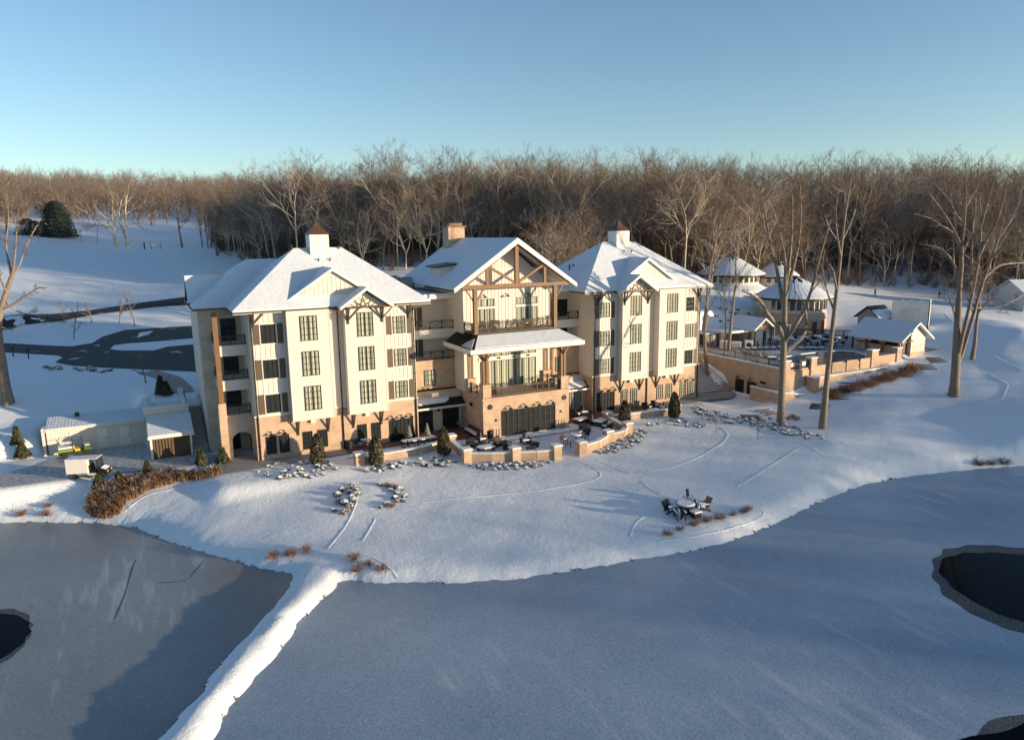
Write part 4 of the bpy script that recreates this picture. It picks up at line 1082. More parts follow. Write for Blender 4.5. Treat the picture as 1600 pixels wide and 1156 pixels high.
t1 = round_building('round white building with a brick base and a row of tall windows by the pool', c1, 5.3, 3.9, 7.4, 9.8, 6.3, 12.8, 11, 188, 300, 7.9, 9.35)
for a, w in ((262, .8), (284, .8)):
    m = W(); ca, sa = math.cos(R(a)), math.sin(R(a)); b_ = MB(); b_.box(5.43, 5.5, -w/2, w/2, 3.9, 6.1); m.v = [(c1[0]+x*ca-y*sa, c1[1]+x*sa+y*ca, z) for x, y, z in b_.v]; m.f = b_.f; m.m = b_.m; m.build('door', M['darkwood'], t1)
c2 = ond(1141, 430, 148); c2 = (c2.x, c2.y)
round_building('round white building with a lower skirt roof, farther left behind the hotel', c2, 5.3, 4.8, 10.6, 12.5, 6.5, 15.7, 9, 195, 300, 11.1, 12.1, False, (6.7, 9.6))
c3 = ond(1214, 420, 158); c3 = (c3.x, c3.y)
round_building('small round building half hidden between the two larger round ones', c3, 3.6, 6, 10, 11.6, 4.4, 14.2, 5, 200, 300, 10.4, 11.2, False)
lk = bld('link_building', 'low snow roofed link between the two larger round buildings', 'link building', ((c1[0]+c2[0])/2, (c1[1]+c2[1])/2, 4.5))
m = W(); m.bar((*c1, 6.4), (*c2, 6.4), 3.4, 4.6); m.build('wall', M['white'], lk)
m = W(); m.bar((*c1, 8.9), (*c2, 8.9), 4.4, .3); m.build('roof_snow', M['roofsnow'], lk)
m = W(); v1 = Vector(c1); v2 = Vector(c2); dd_ = (v2-v1).normalized(); nn = Vector((dd_.y, -dd_.x)); nn = nn if nn.y < 0 else -nn
pa, pb = v1+dd_*6.0+nn*1.72, v1+dd_*8.6+nn*1.72; m.bar((pa.x, pa.y, 6.0), (pb.x, pb.y, 6.0), .08, 3.2); m.build('glazing', M['darkglass'], lk)

# shed and slatted screen behind the bar
def oriented(name, label, cat, u, v, D, z, rz):
    p = ond(u, v, D); return thing(name, label, cat, (p.x, p.y, z), rz)
FZ = 0
sh = bld('pump_shed', 'small tan shed with a snowy pitched roof behind the pool bar', 'shed', (94.5, 6, 4.6))
m = W(); m.box(92.9, 96.3, 4.0, 7.6, 3, 7.3); m.prism([(4.0, 7.3), (7.6, 7.3), (5.8, 8.7)], 'x', 92.9, 96.3); m.build('wall', M['stuccotan'] if 'stuccotan' in M else M['concrete'], sh)
rs = [[(92.5, 3.5, 7.15), (96.6, 3.5, 7.15), (96.6, 5.8, 8.95), (92.5, 5.8, 8.95)], [(92.5, 5.8, 8.95), (96.6, 5.8, 8.95), (96.6, 8.1, 7.15), (92.5, 8.1, 7.15)]]
m = W(); m.slab(rs, -.16, 0); ro = m.build('roof', M['bronze'], sh)
s = MB(); s.slab([[(92.5, 3.45, 7.12), (96.6, 3.45, 7.12), (96.6, 4.9, 8.25), (92.5, 4.9, 8.25)]], .02, .12); sub(s, 'roof_snow', M['roofsnow'], ro)
m = W(); m.box(93.3, 94.2, 3.95, 4.0, 5.6, 6.9); m.build('window', M['darkglass'], sh)
sc = bld('slatted_screen', 'tall white slatted screen enclosure behind the pool bar', 'screen', (97.3, 2.0, 4.5))
m = W(); a, b, e = Vector((95.0, 3.2, 0)), Vector((97.6, -1.0, 0)), Vector((99.9, .4, 0))
for i in range(19):
    z = 4.4+i*.3
    m.bar((a.x, a.y, z), (b.x, b.y, z), .06, .255); m.bar((b.x, b.y, z), (e.x, e.y, z), .06, .255)
m.build('slats', M['trim'], sc)
m = W()
for p, q, n_ in ((a, b, 4), (b, e, 2)):
    for i in range(n_+1): r_ = p.lerp(q, i/n_); m.box(r_.x-.06, r_.x+.06, r_.y-.06, r_.y+.06, 3.5, 10.0)
m.build('post', M['trim'], sc)
m = W(); m.box(96.2, 98.6, 1.2, 3.0, 4, 8.6); m.build('tank', M['concrete'], sc)
# ------------------------------------------------------------------ trees
M['bark'] = snowy('grey brown bark with snow on its upper side', (.27, .215, .165), .85, .50, .74, noise=(6, (.12, .095, .075), .16), nscale=2.2, bump=(9, 1, .06))
M['twig'] = snowy('fine brown twigs', (.15, .10, .068), .9, .75, 1.0, nscale=1.4)
M['bark_far'] = snowy('wood bark', (.175, .122, .082), .85, .48, .76, nscale=1.5)
M['bark_pale'] = snowy('pale wood bark', (.50, .42, .31), .85, .42, .70, nscale=1.5)
M['twig_far'] = snowy('wood twigs', (.118, .074, .046), .9, .72, .98, nscale=.8)

class Grow:
    def __init__(s, seed):
        s.r = np.random.default_rng(seed); s.g = {}; s.tp = .55
    def put(s, pts, rad, n, lv):
        s.g.setdefault((len(pts), n, lv), []).append((pts, rad))
    def curve(s, p, d, L, r0, r1, k, wob, up):
        pts = [p]; d = d/np.linalg.norm(d)
        for i in range(k-1):
            d = d + s.r.normal(0, wob, 3); d[2] += up; d = d/np.linalg.norm(d)
            pts.append(pts[-1]+d*L/(k-1))
        return np.array(pts), np.linspace(r0, r1, k)
    def side(s, d, ang):
        d = d/np.linalg.norm(d); q = s.r.normal(size=3); q -= q.dot(d)*d; q /= np.linalg.norm(q)
        return d*math.cos(ang)+q*math.sin(ang)
    def spread(s, pts, rad, lv, spec):
        """branches along a limb; spec: list of (count, length factor, radius factor, angle, sides)"""
        if lv >= len(spec): return
        cnt, lf, rf, ang, n, k, t0 = spec[lv]
        L = np.linalg.norm(np.diff(pts, axis=0), axis=1).sum(); m = len(pts)-1
        for j in range(cnt):
            t = t0+(1-t0)*((j+s.r.uniform(.1, .9))/cnt); i = min(int(t*m), m-1); a = t*m-i
            p = pts[i]*(1-a)+pts[i+1]*a; d = pts[i+1]-pts[i]
            LL = L*lf*s.r.uniform(.6, 1.25)*(1.15-s.tp*t); rr = max(np.interp(t*m, range(m+1), rad)*rf, .011)
            q, w = s.curve(p, s.side(d, R(ang)*s.r.uniform(.65, 1.25)), LL, rr, max(rr*.4, .008), k, .13, .10)
            s.put(q, w, n, lv+1); s.spread(q, w, lv+1, spec)
    def mesh(s, lv0, lv1):
        V = []; F = []; o = 0
        for (k, n, lv), L in s.g.items():
            if not lv0 <= lv <= lv1: continue
            P = np.array([a for a, _ in L]); Rr = np.array([b for _, b in L])          # B,k,3  B,k
            T = np.gradient(P, axis=1); T /= np.linalg.norm(T, axis=2, keepdims=True)+1e-9
            U = np.where(np.abs(T[..., 2:3]) < .9, np.array([0, 0, 1.]), np.array([1., 0, 0]))
            A = np.cross(T, U); A /= np.linalg.norm(A, axis=2, keepdims=True)+1e-9; B_ = np.cross(A, T)
            an = np.arange(n)*2*np.pi/n
            v = P[:, :, None]+(A[:, :, None]*np.cos(an)[:, None]+B_[:, :, None]*np.sin(an)[:, None])*Rr[:, :, None, None]
            b = len(P); i = np.arange(b*k*n).reshape(b, k, n)
            f = np.stack([i[:, :-1], i[:, 1:], np.roll(i, -1, 2)[:, 1:], np.roll(i, -1, 2)[:, :-1]], -1).reshape(-1, 4)
            V.append(v.reshape(-1, 3)); F.append(f+o); o += b*k*n
        if not V: return np.zeros((0, 3)), np.zeros((0, 4), int)
        return np.concatenate(V), np.concatenate(F)

def forest_tree(seed, H, r0, clear, nl, spec, lean=.03, ang=48, lf=.34, fork=0, fh=.3):
    g = Grow(seed); r = g.r
    k = 8; axes = []; wob = .085
    if fork:
        p, w = g.curve(np.zeros(3), np.array([r.normal(0, lean), r.normal(0, lean), 1]), H*fh, r0, r0*.8, 5, .05, .05)
        p[0, 2] -= .8; w[0] *= 1.3; g.put(p, w, 8, 0); a0 = r.uniform(0, 6.28)
        for j in range(fork):
            an = a0+6.28*j/fork+r.uniform(-.4, .4); sp = r.uniform(.22, .55)
            q, ww = g.curve(p[-1], np.array([math.cos(an)*sp, math.sin(an)*sp, 1]), H*(1-fh)*r.uniform(.8, 1.02), r0*.62, r0*.1, k, .11, .05)
            g.put(q, ww, 6, 0); axes.append((q, ww, .12))
    else:
        p, w = g.curve(np.zeros(3), np.array([r.normal(0, lean), r.normal(0, lean), 1]), H*.97, r0, r0*.14, k, wob, .06)
        p[0, 2] -= .8; w[0] *= 1.25
        g.put(p, w, 7, 0); axes.append((p, w, clear))
    for p, w, cl in axes:
        for j in range(max(5, round(nl*(1.25/len(axes) if len(axes) > 1 else 1)))):
            m = max(5, round(nl*(1.25/len(axes) if len(axes) > 1 else 1)))
            t = cl+(.98-cl)*((j+r.uniform(0, 1))/m); i = min(int(t*(k-1)), k-2); a = t*(k-1)-i
            q0 = p[i]*(1-a)+p[i+1]*a; rr = np.interp(t*(k-1), range(k), w)*r.uniform(.5, .8)
            ax = p[i+1]-p[i]; d = g.side(ax, R(ang)*r.uniform(.6, 1.25)); d[2] = abs(d[2])*.9+.05
            L = H*lf*r.uniform(.65, 1.25)*(1.2-.75*t)
            q, ww = g.curve(q0, d, L, max(rr, .045), max(rr*.22, .014), 6, .20, .06)
            g.put(q, ww, 5, 1); g.spread(q, ww, 1, [None]+spec)
    return g
def tree_objects(g, name, label, cat, group=None, bark='bark', twig='twig', split=1, loc=(0, 0, 0)):
    t = thing(name, label, cat, loc, 0, group)
    v, f = g.mesh(0, split-1); np_mesh('trunk', v, f, M[bark], True, t)
    v, f = g.mesh(split, 9)
    if len(v): np_mesh('crown', v, f, M[twig], False, t)
    return t

WOODSPEC = [(8, .50, .6, 48, 4, 4, .2), (10, .50, .55, 48, 3, 3, .12)]
protos = []
for i in range(9):
    H = [25, 27, 23, 26, 24, 28, 22, 26, 20][i]
    g = forest_tree(100+i, H, .20+.03*(i % 3), [.3, .34, .26, .3, .2, .36, .2, .26, .16][i], [20, 18, 20, 20, 20, 18, 20, 18, 22][i], WOODSPEC, ang=[54, 48, 58, 50, 60, 46, 62, 55, 58][i], lf=[.40, .36, .42, .40, .44, .35, .45, .40, .44][i], lean=.09, fork=[0, 3, 0, 4, 3, 0, 4, 0, 3][i], fh=[0, .34, 0, .26, .4, 0, .2, 0, .15][i])
    protos.append(tree_objects(g, 'bare_tree', 'x', 'tree', None, 'bark_pale' if i in (1, 3, 4, 6, 8) else 'bark_far', 'twig_far', 3 if i in (1, 3, 4, 6, 8) else 2))
# front edge of the wood: photo column -> distance from the camera
EDGE = [(330, 250), (400, 205), (450, 170), (560, 160), (700, 158), (850, 158), (1000, 150), (1080, 142), (1150, 146), (1230, 170), (1300, 186), (1400, 194), (1500, 198), (1600, 194), (1750, 190), (2050, 185), (2500, 190)]
def edge(u): return np.interp(u, [e[0] for e in EDGE], [e[1] for e in EDGE])
def far_enough(p, pts, d):
    return all((p[0]-q[0])**2+(p[1]-q[1])**2 > d*d for q in pts)
WOODS_LABEL = [(620, 'tall bare tree in the brown wood behind the left wing of the hotel'), (900, 'tall bare tree in the brown wood behind the timber gable'), (1160, 'tall bare tree in the brown wood behind the right wing of the hotel'), (1420, 'tall bare tree in the brown wood behind the round buildings'), (9999, 'tall bare tree in the brown wood above the open snowy slope')]
pts = []; tries = 0
while len(pts) < 278 and tries < 9000:
    tries += 1
    u = rnd.uniform(345, 1690); dd = rnd.uniform(0, 1)**1.25*32; D = edge(u)+dd
    p = ond(u, 300, D)
    if far_enough(p, pts, 3.7): pts.append((p.x, p.y, u, dd))
usedw = set()
for (x, y, u, dd) in pts:
    i = rnd.randrange(len(protos)); lab = next(l for m_, l in WOODS_LABEL if u < m_)
    hs = np.interp(u, [345, 430, 600, 1000, 1150, 1400, 1700], [.78, .90, .89, .86, .83, .93, .92])
    s = hs*rnd.uniform(.78, 1.08)*(.8 if dd < 3 and rnd.random() < .35 else 1)
    place(protos[i], (x, y, gz(x, y)-.1), rnd.uniform(0, 6.28), lab, 'bare trees along the front of the wood', (s*rnd.uniform(.9, 1.1), s*rnd.uniform(.9, 1.1), s), usedw)
def mass(name, label, variants, spots, mats):
    V = []; F = []; MI = []; o = 0
    for (x, y, z, s, a, i) in spots:
        for mi, (v, f) in enumerate(variants[i]):
            c, q = math.cos(a)*s, math.sin(a)*s
            V.append(np.stack([v[:, 0]*c-v[:, 1]*q+x, v[:, 0]*q+v[:, 1]*c+y, v[:, 2]*s+z], 1)); F.append(f+o); MI.append(np.full(len(f), mi)); o += len(v)
    ob = np_mesh(name, np.concatenate(V), np.concatenate(F), mats, False, None, np.concatenate(MI))
    return tag(ob, label, None, None, 'stuff')
for k in range(13):
    c = 58+k*3.0+rnd.uniform(-.8, .8); a = 12+rnd.uniform(-4, 4); x, y = (a+c)/math.sqrt(2), (c-a)/math.sqrt(2); s = rnd.uniform(.58, .72)
    place(protos[rnd.randrange(9)], (x, y, gz(x, y)-.1), rnd.uniform(0, 6.28), 'bare tree close behind the hotel roofs, in front of the wood', 'bare trees close behind the hotel', s, usedw)
LOW = [(6, .5, .65, 46, 3, 3, .2), (6, .55, .7, 46, 3, 2, .2)]
lowv = []
for i in range(6):
    g = forest_tree(300+i, 24, .22, .3, 13, LOW, ang=48, lf=.36, fork=[0, 3, 0, 2, 0, 3][i], fh=.35); lowv.append([g.mesh(0, 1), g.mesh(2, 9)])
sp = []; k = 0
while len(sp) < 620 and k < 9000:
    k += 1
    u = rnd.uniform(300, 1800); D = edge(u)+30+rnd.uniform(0, 1)**.9*150; p = ond(u, 300, D)
    if far_enough(p, sp[-160:], 3.8):
        sp.append((p.x, p.y, gz(p.x, p.y), rnd.uniform(.78, 1.05)*(1.02 if u > 1050 else .98 if u > 390 else .85), rnd.uniform(0, 6.28), rnd.randrange(6)))
mass('woods', 'dense brown winter wood rising behind the first rows of bare trees', lowv, sp, [M['bark_far'], M['twig_far']])
farv = []
for i in range(6):
    g = forest_tree(400+i, [17, 15, 19, 14, 18, 16][i], .22, .1, 13, [(4, .5, .9, 50, 3, 2, .15), (2, .6, 1.0, 50, 3, 2, .2)], ang=58, lf=.42, fork=[0, 3, 2, 3, 0, 4][i], fh=.2); farv.append([g.mesh(0, 1), g.mesh(2, 9)])
sp = []
for k in range(3600):
    u = rnd.uniform(-150, 560); D = 405+rnd.uniform(0, 1)**1.5*545; p = ond(u, 300, D)
    if u > 40 and u < 330 and D < 440+30*math.sin(u*.05): continue
    sp.append((p.x, p.y, gz(p.x, p.y)-.5, rnd.choice([.35, .5, .8, 1, 1.15])*rnd.uniform(.8, 1.1), rnd.uniform(0, 6.28), rnd.randrange(6)))
M['far_twig'] = snowy('far hillside twigs', (.105, .078, .062), .9, .72, 1.02, nscale=.4)
mass('woods', 'far wooded hillside beyond the snowy field on the left', farv, sp, [M['bark_far'], M['far_twig']])
g = None
# trees on the far bank of the right pond, out of the picture: the low sun comes through them
sp = []
for k in range(140):
    c = rnd.gauss(rnd.choice([-11, -3, 5, 12, 20, 28]), 1.7) if k < 118 else rnd.gauss(rnd.choice([36, 44, 53, 62]), 1.2); a = 178+rnd.uniform(0, 34); x, y = (a+c)/math.sqrt(2), (c-a)/math.sqrt(2)
    sp.append((x, y, gz(x, y), rnd.uniform(.46, .76), rnd.uniform(0, 6.28), rnd.randrange(6)))
mass('woods', 'bare trees on the far bank of the right pond that shade the lawn', lowv, sp, [M['bark_far'], M['twig_far']])

# brush and saplings under the wood
M['brush'] = snowy('brown brush', (.105, .07, .046), .9, .7, 1.0, nscale=1)
brv = []
for i in range(5):
    gg = Grow(700+i)
    for j in range(13):
        a = gg.r.uniform(0, 6.28); q = gg.r.uniform(.2, .9)
        p_, w_ = gg.curve(np.array([math.cos(a)*.3, math.sin(a)*.3, -.2]), np.array([math.cos(a)*q, math.sin(a)*q, 1]), gg.r.uniform(2, 5.5), .045, .015, 4, .15, .05)
        gg.put(p_, w_, 3, 1); gg.spread(p_, w_, 0, [(6, .45, .6, 45, 3, 3, .2), (3, .5, .7, 45, 3, 2, .2)])
    brv.append([gg.mesh(0, 9)])
sp = []
for k in range(1900):
    u = rnd.uniform(330, 1760); D = edge(u)-1+rnd.uniform(0, 1)**1.2*130; p = ond(u, 300, D)
    sp.append((p.x, p.y, gz(p.x, p.y), rnd.uniform(.35, 1.0)*(1 if D < edge(u)+12 else 2.0), rnd.uniform(0, 6.28), rnd.randrange(5)))
mass('undergrowth', 'brown brush and saplings under the bare wood', brv, sp, [M['brush']])

# ---- single trees of the field on the left
def lone(u, v, H, label, seed, D=None, nl=16, r0=.34, clear=.18, ang=46, lf=.42, name='bare_tree', spec=WOODSPEC, lean=.05, bark='bark', twig='twig', group=None, fork=0, fh=.3):
    p = at(u, v) if D is None else ond(u, v, D)
    z = gz(p.x, p.y)
    g = forest_tree(seed, H, r0, clear, nl, spec, lean, ang, lf, fork, fh)
    return tree_objects(g, name, label, 'tree', group, bark, twig, 2, (p.x, p.y, z-.05))
lone(182, 385, 23, 'pale spreading bare tree on the field crest, left of a close pair', 501, nl=12, r0=.62, clear=.2, ang=50, lf=.5, fork=3, fh=.18, bark='bark_pale')
lone(200, 388, 23, 'pale upright bare tree on the field crest, right of a close pair', 502, nl=12, r0=.58, clear=.22, ang=48, lf=.5, fork=2, fh=.2, bark='bark_pale')
lone(285, 387, 27, 'dark rounded bare tree standing alone beyond the field crest', 503, nl=22, r0=.42, clear=.25, ang=50, lf=.36, bark='darkbark' if 'darkbark' in M else 'bark')
lone(10, 364, 24, 'bare tree at the far left edge of the snowy field', 504, nl=18)
for k, (u, v, H, lab) in enumerate([(62, 340, 24, 'bare tree with golden limbs just left of the dark evergreen'), (150, 336, 22, 'bare tree behind the left of the pair on the crest'), (238, 352, 20, 'small bare tree between the pair and the dark rounded tree'), (262, 350, 21, 'slim bare tree left behind the dark rounded tree'), (312, 352, 24, 'bare tree right behind the dark rounded tree'), (340, 400, 22, 'bare tree at the left corner of the wood, over the roof dormer'),
        (388, 402, 24, 'tall sunlit bare tree just behind the left wing roof'), (118, 338, 20, 'bare tree to the right of the dark evergreen'), (25, 352, 18, 'low bare tree near the left edge, below the far hillside')]):
    lone(u, v, H, lab, 520+k, nl=16, clear=.2, lf=.42)
for k, (u, v) in enumerate([(95, 372), (115, 376), (128, 378), (77, 370), (152, 380), (60, 377)]):
    lone(u, v, 5.5, 'small bare sapling on the blue shaded slope beyond the field', 560+k, nl=9, r0=.09, clear=.2, lf=.45, name='sapling', group='saplings beyond the field', spec=[(5, .5, .6, 42, 3, 3, .2)])

# ---- trees with limbs laid out one by one
def limb_tree(name, label, base_uv, limbs, seed, spec, D=None, off=(1100, 220, 2.752), bark='bark', twig='twig', dz=0, vs=.9):
    """limbs: (points in a photo enlargement, radius start, radius end, depth swing); they get their own depth round the trunk"""
    bp = at(*base_uv) if D is None else ond(*base_uv, D)
    if D is not None: bp.z = gz(bp.x, bp.y)
    Dh = math.hypot(bp.x-CP['loc'].x, bp.y-CP['loc'].y)
    back = Vector((AF.x, AF.y, 0)).normalized(); g = Grow(seed); g.tp = .75; prev = {}
    for li, (ps, ra, rb, sw) in enumerate(limbs):
        P = []
        s0 = None
        for i, (zx, zy) in enumerate(ps):
            if off[2] > 1 and zy < 500: zy = 500-(500-zy)*vs
            u, v = off[0]+zx/off[2], off[1]+zy/off[2]; t = i/(len(ps)-1)
            # start at the depth of the nearest limb point already laid
            if i == 0:
                s0 = min(((zx-q[0])**2+(zy-q[1])**2, q[2]) for q in prev)[1] if prev else 0
            dep = s0+sw*t**1.2
            q = ond(u, v, Dh+dep); P.append(np.array([q.x-bp.x, q.y-bp.y, q.z-bp.z]))
            prev[(zx, zy, dep)] = 1
        if li == 0: P[0][2] = -.5
        P = np.array(P); tt = np.linspace(0, 1, len(P)); t2 = np.linspace(0, 1, 9)
        Q = np.stack([np.interp(t2, tt, P[:, c]) for c in range(3)], 1)
        Q[1:-1] = .5*Q[1:-1]+.25*(Q[:-2]+Q[2:])
        rad = ra+(rb-ra)*t2**.8
        if li == 0: rad[0] *= 1.35
        g.put(Q, rad, 9, 0)
        if li: g.spread(Q, rad, 1, [None]+spec)
    return tree_objects(g, name, label, 'tree', None, bark, twig, 1, tuple(bp))
BIG = [(11, .30, .32, 44, 4, 5, .25), (8, .46, .5, 42, 3, 4, .2), (7, .50, .6, 42, 3, 3, .15)]
SPARSE = [(12, .20, .3, 46, 4, 5, .35), (6, .45, .5, 42, 3, 4, .2), (5, .48, .6, 40, 3, 3, .2)]
limb_tree('bare_tree', 'tall pale bare tree with a crooked low limb, in front of the pool wall', (1220.5, 664), [
    ([(331,1222),(335,1080),(340,960),(344,840),(346,740),(348,650)], .42, .27, 0),
    ([(345,720),(325,640),(318,570),(300,480),(270,380),(262,270),(250,210)], .26, .06, 2),
    ([(347,670),(352,560),(345,470),(320,370),(300,280)], .22, .06, -3),
    ([(349,655),(365,540),(375,430),(380,320),(378,205)], .24, .06, 1),
    ([(350,660),(380,560),(400,480),(415,380),(418,250),(412,150)], .24, .05, 3),
    ([(341,850),(330,800),(300,785),(268,740),(250,690),(215,660),(165,645)], .30, .12, -4),
    ([(344,870),(390,800),(430,740),(465,640),(490,520),(515,440),(545,320)], .26, .06, -2),
    ([(340,930),(380,880),(430,850),(445,800),(440,730),(430,690)], .20, .08, 3),
    ([(305,500),(260,535),(215,515),(195,455),(190,420)], .12, .05, 1),
    ([(318,570),(290,460),(240,300),(222,200)], .12, .04, -2)], 601, SPARSE)
limb_tree('bare_tree', 'slender tall bare tree leaning right, in front of the pool parapet', (1285, 669), [
    ([(509,1236),(522,1090),(540,900),(560,740),(572,640),(585,530),(592,430),(600,330),(615,230),(630,150),(640,80)], .33, .05, 1),
    ([(572,650),(556,560),(540,530)], .14, .05, -1.5), ([(562,735),(540,680),(520,620),(505,540),(520,460)], .13, .04, 2),
    ([(588,500),(572,400),(565,300),(575,200)], .14, .03, -2), ([(594,420),(630,340),(655,270),(660,190)], .12, .03, 2), ([(592,450),(540,370),(520,300)], .10, .03, 2), ([(610,260),(600,180),(605,110)], .07, .02, -1)], 602, SPARSE)
limb_tree('bare_tree', 'great many-limbed bare tree standing on the right bank', (1490.5, 618), [
    ([(1075,1098),(1083,980),(1088,860),(1092,760),(1096,680)], .56, .34, 0),
    ([(1096,690),(1105,560),(1106,440),(1120,340),(1125,250),(1130,120),(1125,30)], .27, .04, 1),
    ([(1084,960),(1120,800),(1160,640),(1188,480),(1195,330),(1185,200)], .27, .05, -3),
    ([(1083,985),(1130,860),(1165,720),(1200,600),(1240,500),(1270,400),(1300,250)], .28, .05, 3),
    ([(1106,450),(1080,380),(1010,340),(985,310),(905,285)], .17, .05, -2), ([(1101,590),(1060,500),(1010,450),(945,440)], .17, .06, 2),
    ([(1120,340),(1080,290),(1060,220),(1020,170),(985,130)], .15, .04, 3), ([(1188,480),(1220,400),(1260,330),(1290,200),(1310,80)], .18, .04, -3),
    ([(1200,600),(1260,535),(1320,528),(1390,525)], .16, .06, 4), ([(1240,500),(1300,440),(1390,405)], .16, .06, -4), ([(1165,720),(1250,725),(1330,690),(1380,660)], .13, .05, 4),
    ([(1089,790),(1060,690),(1040,600)], .10, .04, -2), ([(1125,250),(1170,160),(1220,70)], .13, .03, 2), ([(1195,330),(1220,220),(1250,110)], .13, .03, -2), ([(1106,440),(1060,330),(1000,230),(960,170)], .13, .03, -4), ([(1270,400),(1330,300),(1370,180)], .13, .03, 3), ([(1150,600),(1150,420),(1165,280),(1170,130)], .16, .03, 5)], 603, BIG, vs=.86)
lone(1518, 561, 17, 'slim bare tree close behind the great tree on the right bank', 605, nl=14, r0=.28, clear=.35, ang=36, lf=.32)
limb_tree('bare_tree', 'bare tree at the left edge with golden lit limbs over the drive', (12.5, 630), [
    ([(12,630),(6,590),(2,555),(-4,520),(-2,490),(8,462),(18,432)], .55, .22, 0), ([(18,432),(12,402),(8,378),(14,350),(12,320)], .15, .04, 2),
    ([(19,430),(24,395),(25,365),(28,330)], .15, .04, -2), ([(18,434),(33,412),(36,395),(47,372),(58,352)], .13, .04, 2), ([(10,458),(3,440),(-6,420),(-14,390)], .13, .04, -2),
    ([(0,485),(16,478),(36,466),(60,448),(70,450)], .14, .05, -3), ([(4,470),(30,490),(60,492),(80,505)], .10, .04, 3), ([(-3,510),(15,515),(40,505)], .10, .04, -2)], 606, SPARSE, off=(0, 0, 1))
for k, (u, v, H, lab, D) in enumerate([(1139, 520, 17, 'slim bare tree on the shaded bank behind the pool cabana', 106), (1132, 522, 11, 'thin bare sapling beside the slim tree behind the pool cabana', 106), (1108, 545, 22, 'dark leaning bare tree rising just behind the right wing', 100), (1098, 540, 20, 'pale bare tree hidden partly by the right end of the hotel', 112)]):
    lone(u, v, H, lab, 620+k, D=D, nl=12, r0=.26 if k != 1 else .12, clear=.4, ang=34, lf=.3, spec=[(5, .4, .5, 42, 4, 4, .3), (6, .42, .5, 42, 3, 3, .2)])
# ------------------------------------------------------------------ paving, drives, paths
def strip(name, pts, w, m, dz=.03, lab=None, kind='structure', step=1.0, prof=None):
    """a ribbon laid on the ground along points; prof = height of the ridge in its middle"""
    P = [pts[0]]
    for a, b in zip(pts, pts[1:]):
        n = max(1, int(math.hypot(b[0]-a[0], b[1]-a[1])/step))
        for i in range(1, n+1): P.append((a[0]+(b[0]-a[0])*i/n, a[1]+(b[1]-a[1])*i/n))
    for _ in range(3): P = [P[0]]+[((P[i-1][0]+2*P[i][0]+P[i+1][0])/4, (P[i-1][1]+2*P[i][1]+P[i+1][1])/4) for i in range(1, len(P)-1)]+[P[-1]]
    mb = MB(); k = 5 if prof else max(3, int(w/1.5)+2)
    for i, p in enumerate(P):
        q = P[min(i+1, len(P)-1)]; o = P[max(i-1, 0)]; d = Vector((q[0]-o[0], q[1]-o[1])).normalized(); n = Vector((-d.y, d.x))
        wv = w*(.8+.4*math.sin(i*.9)**2) if prof else w
        for j in range(k):
            t = j/(k-1)-.5; x, y = p[0]+n.x*wv*t, p[1]+n.y*wv*t
            h = (prof*(1-(2*abs(t))**2)*(.7+.5*math.sin(i*1.7+j)**2)-.03) if prof else dz
            mb.v.append((x, y, gz(x, y)+h))
    for i in range(len(P)-1):
        for j in range(k-1): mb.f.append((i*k+j, i*k+j+1, (i+1)*k+j+1, (i+1)*k+j)); mb.m.append(0)
    o = mb.build(name, m, smooth=True); return tag(o, lab, None, None, kind)
def px(*ps): return [tuple(at(u, v))[:2] for u, v in ps]
def pxz(z, *ps): return [tuple(onz(u, v, z))[:2] for u, v in ps]
road_poly = pxz(4.34, (-60, 536), (10, 536), (80, 540), (112, 541), (144, 536), (160, 526), (200, 514), (300, 491), (330, 505), (330, 584), (298, 580), (180, 575), (112, 571), (86, 566), (98, 558), (90, 555), (4, 550), (-60, 548))
sheet('road', road_poly, 4.345, M['asphalt'], lab='wet dark drive with snow streaks behind the hotel')
sheet('verge', pxz(4.36, (172, 546), (190, 548), (240, 548), (262, 542), (330, 536), (330, 526), (270, 532), (200, 537), (178, 540)), 4.40, M['snow'], lab='snow covered island between the drives')
sheet('verge', pxz(4.36, (214, 528), (232, 523), (240, 517), (218, 520)), 4.40, M['snow'])
strip('road', px((-40, 514), (20, 505), (90, 494), (150, 486), (220, 477), (300, 468)), 5.5, M['asphalt'], .10, 'dark lane at the foot of the snowy field', step=3)
strip('footpath', [(-5.2, 16.5), (-5.4, 21), (-6.2, 25), (-8.6, 31)], 2.2, M['concrete'], .06, 'grey footpath from the drive to the side stairs')
# aprons and pavers at the foot of the hotel
def pad(name, poly, z, m, lab): return sheet(name, poly, z, m, lab=lab)
pad('paving', [(-4.2, -2.6), (8.1, -1.9), (8.1, -.08), (-.02, -.08), (-.02, 2.2), (-4.2, 4.5)], .03, M['apron'], 'wet grey paving along the foot of the left wing')
pad('paving', [(8.1, -1.9), (15.6, -1.5), (16, -2.6), (21.6, -2.8), (21.6, 1.55), (16.0, 1.55), (16.0, -.08), (8.1, -.08)], .034, M['paver'], 'red brick paving in the corner left of the centre block')
pad('paving', [(32.1, -2.8), (37.4, -2.2), (45.3, -1.6), (45.3, -.08), (37.5, -.08), (37.5, 1.55), (32.1, 1.55)], .034, M['paver'], 'red brick paving in the corner right of the centre block')
pad('paving', [(45.3, -2.2), (53, -2.0), (57, -2.4), (59.5, -.6), (59.5, 1.3), (54.9, 1.3), (53.6, -.08), (45.3, -.08)], .03, M['apron'], 'wet grey paving from the right wing to the outdoor stairs')
M['drain'] = mat('dark drain grating', (.03, .03, .032), .6)
strip('drain_channel', [(7.5, -3.3), (14, -2.9), (21, -5.4), (27, -5.7), (33, -5.6), (36.5, -3.6)], .16, M['drain'], .045, 'narrow dark drain channel across the terrace')
